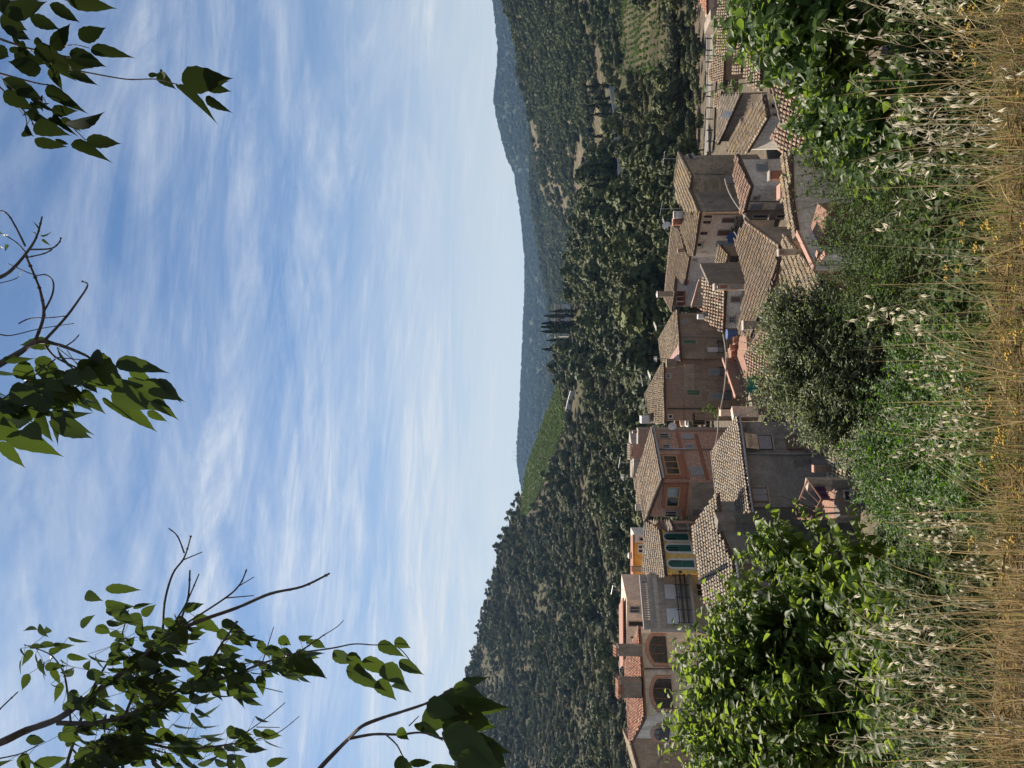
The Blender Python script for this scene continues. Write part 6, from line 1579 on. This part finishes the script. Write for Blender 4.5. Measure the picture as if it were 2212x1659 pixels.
# C: big leafy bough on the left
FC_ = (0, 1069.8, .3552); Y = 2.9
bough('bough', 'long leafy bough on the left running down to a bare twig end', FC_, Y,
  [([(-200, 1570), (0, 1505), (160, 1430), (350, 1360), (480, 1270), (700, 1110), (880, 970), (990, 870), (1200, 770), (1440, 685), (1640, 600), (1840, 555), (2005, 475)], .0056, .0013), ([(350, 1385), (560, 1385), (740, 1350), (900, 1280), (1080, 1190), (1250, 1050), (1350, 900), (1440, 770)], .0034, .0011),
   ([(1080, 1190), (1400, 1100), (1600, 1020), (1800, 960), (1970, 850)], .0022, .0008), ([(990, 870), (1000, 660), (1050, 480), (1120, 380), (1160, 250)], .0017, .0009), ([(1120, 350), (1080, 250), (1025, 200)], .0012, .0007), ([(1110, 395), (1230, 345)], .0009, .0006), ([(1000, 860), (1120, 680), (1210, 480)], .0014, .0008), ([(1060, 850), (1140, 640), (1155, 455)], .0016, .0010),
   ([(1100, 800), (1370, 625), (1460, 540), (1500, 450)], .0014, .0008), ([(1440, 560), (1545, 497)], .0008, .0006), ([(1370, 625), (1545, 610)], .0009, .0006), ([(1360, 890), (1475, 810)], .0009, .0006), ([(1595, 1020), (1665, 800)], .0008, .0005), ([(1500, 1440), (1640, 1340), (1735, 1260)], .0008, .0005), ([(1560, 1485), (1690, 1445), (1820, 1345)], .0008, .0005), ([(1560, 1410), (1700, 1412)], .0007, .0005),
   ([(1580, 1165), (1720, 1198)], .0007, .0005), ([(-80, 1610), (0, 1600), (130, 1570), (230, 1520)], .0012, .0007), ([(380, 1760), (400, 1659), (480, 1400), (560, 1180), (720, 900), (780, 700)], .0026, .0008), ([(560, 1760), (620, 1659), (720, 1440), (830, 1170), (960, 930)], .0030, .0012), ([(430, 1380), (400, 1130), (360, 1030), (290, 960), (150, 910)], .0015, .0006), ([(400, 1760), (450, 1659), (640, 1470), (900, 1510), (1130, 1545), (1500, 1500)], .0028, .0010), ([(-60, 1370), (0, 1300), (110, 1195)], .0012, .0008),
   ([(1800, 960), (2020, 930), (2150, 905), (2260, 910), (2420, 925), (2530, 1060)], .0011, .0006), ([(1970, 850), (2050, 800), (2090, 760)], .0007, .0004)],
  [((640, 570), (875, 570), 60), ((640, 660), (805, 690), 75), ((810, 690), (930, 645), 45), ((520, 600), (610, 640), 60), ((490, 800), (570, 720), 70), ((150, 820), (225, 800), 45), ((235, 790), (280, 870), 55), ((240, 1000), (262, 1100), 40), ((190, 940), (135, 1035), 45), ((155, 1490), (305, 1490), 60), ((200, 1640), (430, 1600), 75), ((1620, 1630), (1765, 1605), 55), ((1420, 1170), (1585, 1240), 110), ((1180, 740), (1350, 835), 80), ((1450, 1480), (1570, 1520), 80),
   ((2110, 720 + 320), (2340, 1200), 90), ((2200, 1010), (2420, 1080), 90), ((2320, 1040), (2480, 1150), 110), ((2300, 900), (2460, 980), 70), ((2400, 880), (2500, 930), 60), ((2120, 960), (2240, 1120), 70), ((2290, 1130), (2410, 1240), 85), ((2390, 1150), (2500, 1180), 55), ((2430, 1000), (2580, 1110), 75), ((2030, 940), (2150, 1060), 80), ((1710, 970), (1840, 1130), 100), ((1760, 990), (1970, 1110), 90), ((1800, 950), (1940, 1000), 60), ((1700, 1030), (1830, 1150), 70)],
  [(0, 42, .40, .68, 22, 26, 140, 66), (1, 80, .25, .9, 24, 24, 145, 70), (2, 62, .1, .85, 30, 22, 130, 60), (18, 60, .3, 1, 18, 32, 135, 66), (19, 86, .15, 1, 20, 26, 140, 70), (20, 22, .2, 1, 40, 35, 120, 54), (21, 118, .1, 1, 22, 22, 140, 70), (17, 5, .4, 1, 5, 25, 150, 65)],
  [fork, Vector((-1.3, 1.2, 2.5)), I(-600, 1700, 2.6), I(-71, 1627, Y)], 3)
# D: dark spray low on the left
FD = (658.3, 1261.8, .2394); Y = 1.5
bough('bough', 'low hanging spray of large dark leaves at the far left in front of the hill', FD, Y,
  [([(-100, 1950), (140, 1659), (300, 1490), (400, 1390), (520, 1280), (720, 1200), (880, 1150), (1100, 1075), (1240, 1000), (1330, 940)], .0034, .0012), ([(400, 1395), (620, 1355), (860, 1357), (1050, 1340), (1240, 1390)], .0021, .0010), ([(740, 1365), (830, 1450), (890, 1560), (960, 1640)], .0012, .0007), ([(940, 1280), (1030, 1190)], .0009, .0006), ([(1240, 1390), (1400, 1500), (1420, 1700)], .0012, .0007)],
  [((1420, 900), (1630, 850), 95), ((1340, 930), (1640, 1000), 135), ((1230, 1010), (1840, 1140), 200), ((1100, 1080), (1400, 1190), 180), ((1060, 1190), (1330, 1260), 230), ((1300, 1150), (1760, 1330), 230), ((1450, 1080), (1850, 1140), 150), ((1250, 1320), (1540, 1500), 150), ((1240, 1270), (1660, 1420), 120), ((1250, 1330), (1850, 1659), 280), ((1400, 1400), (1900, 1540), 180), ((1600, 1480), (1850, 1660), 200), ((840, 1310), (935, 1410), 90), ((985, 1270), (1130, 1340), 60),
   ((1020, 1260), (1250, 1400), 85), ((810, 1600), (980, 1650), 120), ((940, 1610), (1190, 1615), 65), ((1140, 1655), (1400, 1665), 90), ((1180, 1060), (1500, 1060), 140), ((1380, 1560), (1760, 1720), 200), ((1200, 1130), (1560, 1220), 170), ((1300, 1480), (1700, 1600), 170)],
  [], [fork, Vector((-1.2, 1.0, 1.7)), I(420, 1980, 1.4), I(634, 1728, Y)], 4)
# ================= camera, sun, sky, air =================
cd = bpy.data.cameras.new('camera'); cam = bpy.data.objects.new('camera', cd); COL.objects.link(cam)
fwd = Vector((0, CT, ST)); dn = Vector((0, ST, -CT)); rt = Vector((1, 0, 0))
R = Matrix((dn, rt, -fwd)).transposed()          # the phone was held upright: picture-right is down
cam.matrix_world = R.to_4x4()
cd.sensor_fit = 'HORIZONTAL'; cd.sensor_width = 36; cd.lens = 36 * FOC / 2212
cd.clip_start = .05; cd.clip_end = 20000
S.camera = cam
SUN_EL, SUN_AZ = math.radians(47), math.radians(-24)      # azimuth from +Y, minus = left
sd = bpy.data.lights.new('sun', 'SUN'); sd.energy = 5.0; sd.angle = math.radians(.53); sd.color = (1, .9, .76)
so = bpy.data.objects.new('sun', sd); COL.objects.link(so)
sdir = Vector((math.sin(SUN_AZ) * math.cos(SUN_EL), math.cos(SUN_AZ) * math.cos(SUN_EL), math.sin(SUN_EL)))
so.rotation_euler = (-sdir).to_track_quat('-Z', 'Y').to_euler(); so.location = (0, 0, 60)
w = bpy.data.worlds.new('World'); S.world = w; w.use_nodes = True
nt = w.node_tree; bg = nt.nodes['Background']
sky = nt.nodes.new('ShaderNodeTexSky'); sky.sky_type = 'NISHITA'; sky.sun_disc = False
sky.sun_elevation = SUN_EL; sky.sun_rotation = -SUN_AZ if False else SUN_AZ
sky.altitude = 300; sky.air_density = 1.0; sky.dust_density = .6; sky.ozone_density = 2.0
# cirrus: a sheet of ice cloud seen in perspective (direction divided by its height)
tc = nt.nodes.new('ShaderNodeTexCoord'); sep = nt.nodes.new('ShaderNodeSeparateXYZ')
nt.links.new(tc.outputs['Generated'], sep.inputs[0])
def mth(op, a, b=None):
    n = nt.nodes.new('ShaderNodeMath'); n.operation = op
    for i, x in enumerate((a, b)):
        if x is None: continue
        if isinstance(x, (int, float)): n.inputs[i].default_value = x
        else: nt.links.new(x, n.inputs[i])
    return n.outputs[0]
zz = mth('MAXIMUM', mth('ADD', sep.outputs[2], .07), .02)
cx, cy = mth('DIVIDE', sep.outputs[0], zz), mth('DIVIDE', sep.outputs[1], zz)
cb = nt.nodes.new('ShaderNodeCombineXYZ'); nt.links.new(cx, cb.inputs[0]); nt.links.new(cy, cb.inputs[1])
rot = nt.nodes.new('ShaderNodeMapping'); rot.inputs['Rotation'].default_value = (0, 0, math.radians(-14)); nt.links.new(cb.outputs[0], rot.inputs[0])
def wisps(scale, stretch, detail, rough, lo, hi, dist, offs):
    mp = nt.nodes.new('ShaderNodeMapping'); mp.inputs['Location'].default_value = offs; nt.links.new(rot.outputs[0], mp.inputs[0])
    n = noise_node(nt, mp.outputs[0], scale, detail, rough, stretch, dist)
    return ramp(nt, [(lo, (0, 0, 0)), (hi, (1, 1, 1))], n)
broad = wisps(.7, (.75, 1.0, 1), 8, .62, .40, .70, 1.2, (2.3, .4, 0))
streak = wisps(1.1, (.5, 1.35, 1), 10, .66, .47, .74, 2.0, (.7, 3.1, 0))
fine = wisps(3.0, (.5, 1.2, 1), 10, .7, .36, .76, 1.6, (5.7, 1.3, 0))
cl = mth('ADD', mth('MULTIPLY', mth('MULTIPLY', broad, .72), mth('ADD', mth('MULTIPLY', fine, .7), .35)), mth('MULTIPLY', mth('MULTIPLY', streak, .8), mth('ADD', mth('MULTIPLY', fine, .7), .3)))
bank = nt.nodes.new('ShaderNodeMapRange'); bank.interpolation_type = 'SMOOTHSTEP'      # the veil is thicker towards the left of the valley
bank.inputs['From Min'].default_value = .16; bank.inputs['From Max'].default_value = -.3; bank.inputs['To Min'].default_value = .82; bank.inputs['To Max'].default_value = 1.5
nt.links.new(sep.outputs[0], bank.inputs[0]); cl = mth('MULTIPLY', cl, bank.outputs[0])
cl = mth('MINIMUM', cl, .95)
skyc = mixc(nt, sky.outputs[0], (.56, .76, .93), 1, 'MULTIPLY')
veil = mixc(nt, skyc, (CLOUD * .94, CLOUD * .99, CLOUD * 1.05), cl)
# milky air low down
hz = nt.nodes.new('ShaderNodeMapRange'); hz.inputs['From Min'].default_value = -.05; hz.inputs['From Max'].default_value = .37; hz.inputs['To Min'].default_value = .9; hz.inputs['To Max'].default_value = 0
hz.interpolation_type = 'SMOOTHSTEP'; nt.links.new(sep.outputs[2], hz.inputs[0])
low = mixc(nt, veil, (HZN * .985, HZN * 1.0, HZN * 1.01), hz.outputs[0])
nt.links.new(low, bg.inputs[0]); bg.inputs[1].default_value = SKYS
# air
zs_ = []
for o in COL.objects:
    if o.type == 'MESH' and o.get('kind') == 'structure' and len(o.data.vertices):
        a_ = np.empty(len(o.data.vertices) * 3, dtype=np.float32); o.data.vertices.foreach_get('co', a_); zs_ += [a_[2::3].min() + o.location.z, a_[2::3].max() + o.location.z]
hb = MB(); X0, X1, Y0, Y1, Z0, Z1 = -7000, 7000, -300, 7600, min(zs_) - 1, max(zs_) + 22
hb.box(((X0 + X1) / 2, (Y0 + Y1) / 2, (Z0 + Z1) / 2), ((X1 - X0) / 2, 0, 0), (0, (Y1 - Y0) / 2, 0), (0, 0, (Z1 - Z0) / 2))
hm = bpy.data.materials.new('air'); hm.use_nodes = True; hn = hm.node_tree
for q in list(hn.nodes):
    if q.type != 'OUTPUT_MATERIAL': hn.nodes.remove(q)
pv = hn.nodes.new('ShaderNodeVolumePrincipled'); pv.inputs['Color'].default_value = (.36, .61, 1, 1); pv.inputs['Density'].default_value = HAZE
pv.inputs['Anisotropy'].default_value = .2
hn.links.new(pv.outputs[0], hn.nodes['Material Output'].inputs['Volume'])
ho = hb.build('haze', hm); ho['kind'] = 'stuff'
S.view_settings.view_transform = 'Standard'; S.view_settings.look = 'None'; S.view_settings.gamma = 1
S.view_settings.exposure = EXPO; S.view_settings.use_curve_mapping = False
S.render.engine = 'CYCLES'; cy_ = S.cycles
cy_.max_bounces = 8; cy_.diffuse_bounces = 3; cy_.glossy_bounces = 2; cy_.transmission_bounces = 4; cy_.volume_bounces = 0; cy_.transparent_max_bounces = 8
cy_.use_denoising = True; cy_.denoiser = 'OPENIMAGEDENOISE'; cy_.sample_clamp_indirect = 6
cy_.volume_step_rate = 4; S.render.use_persistent_data = False
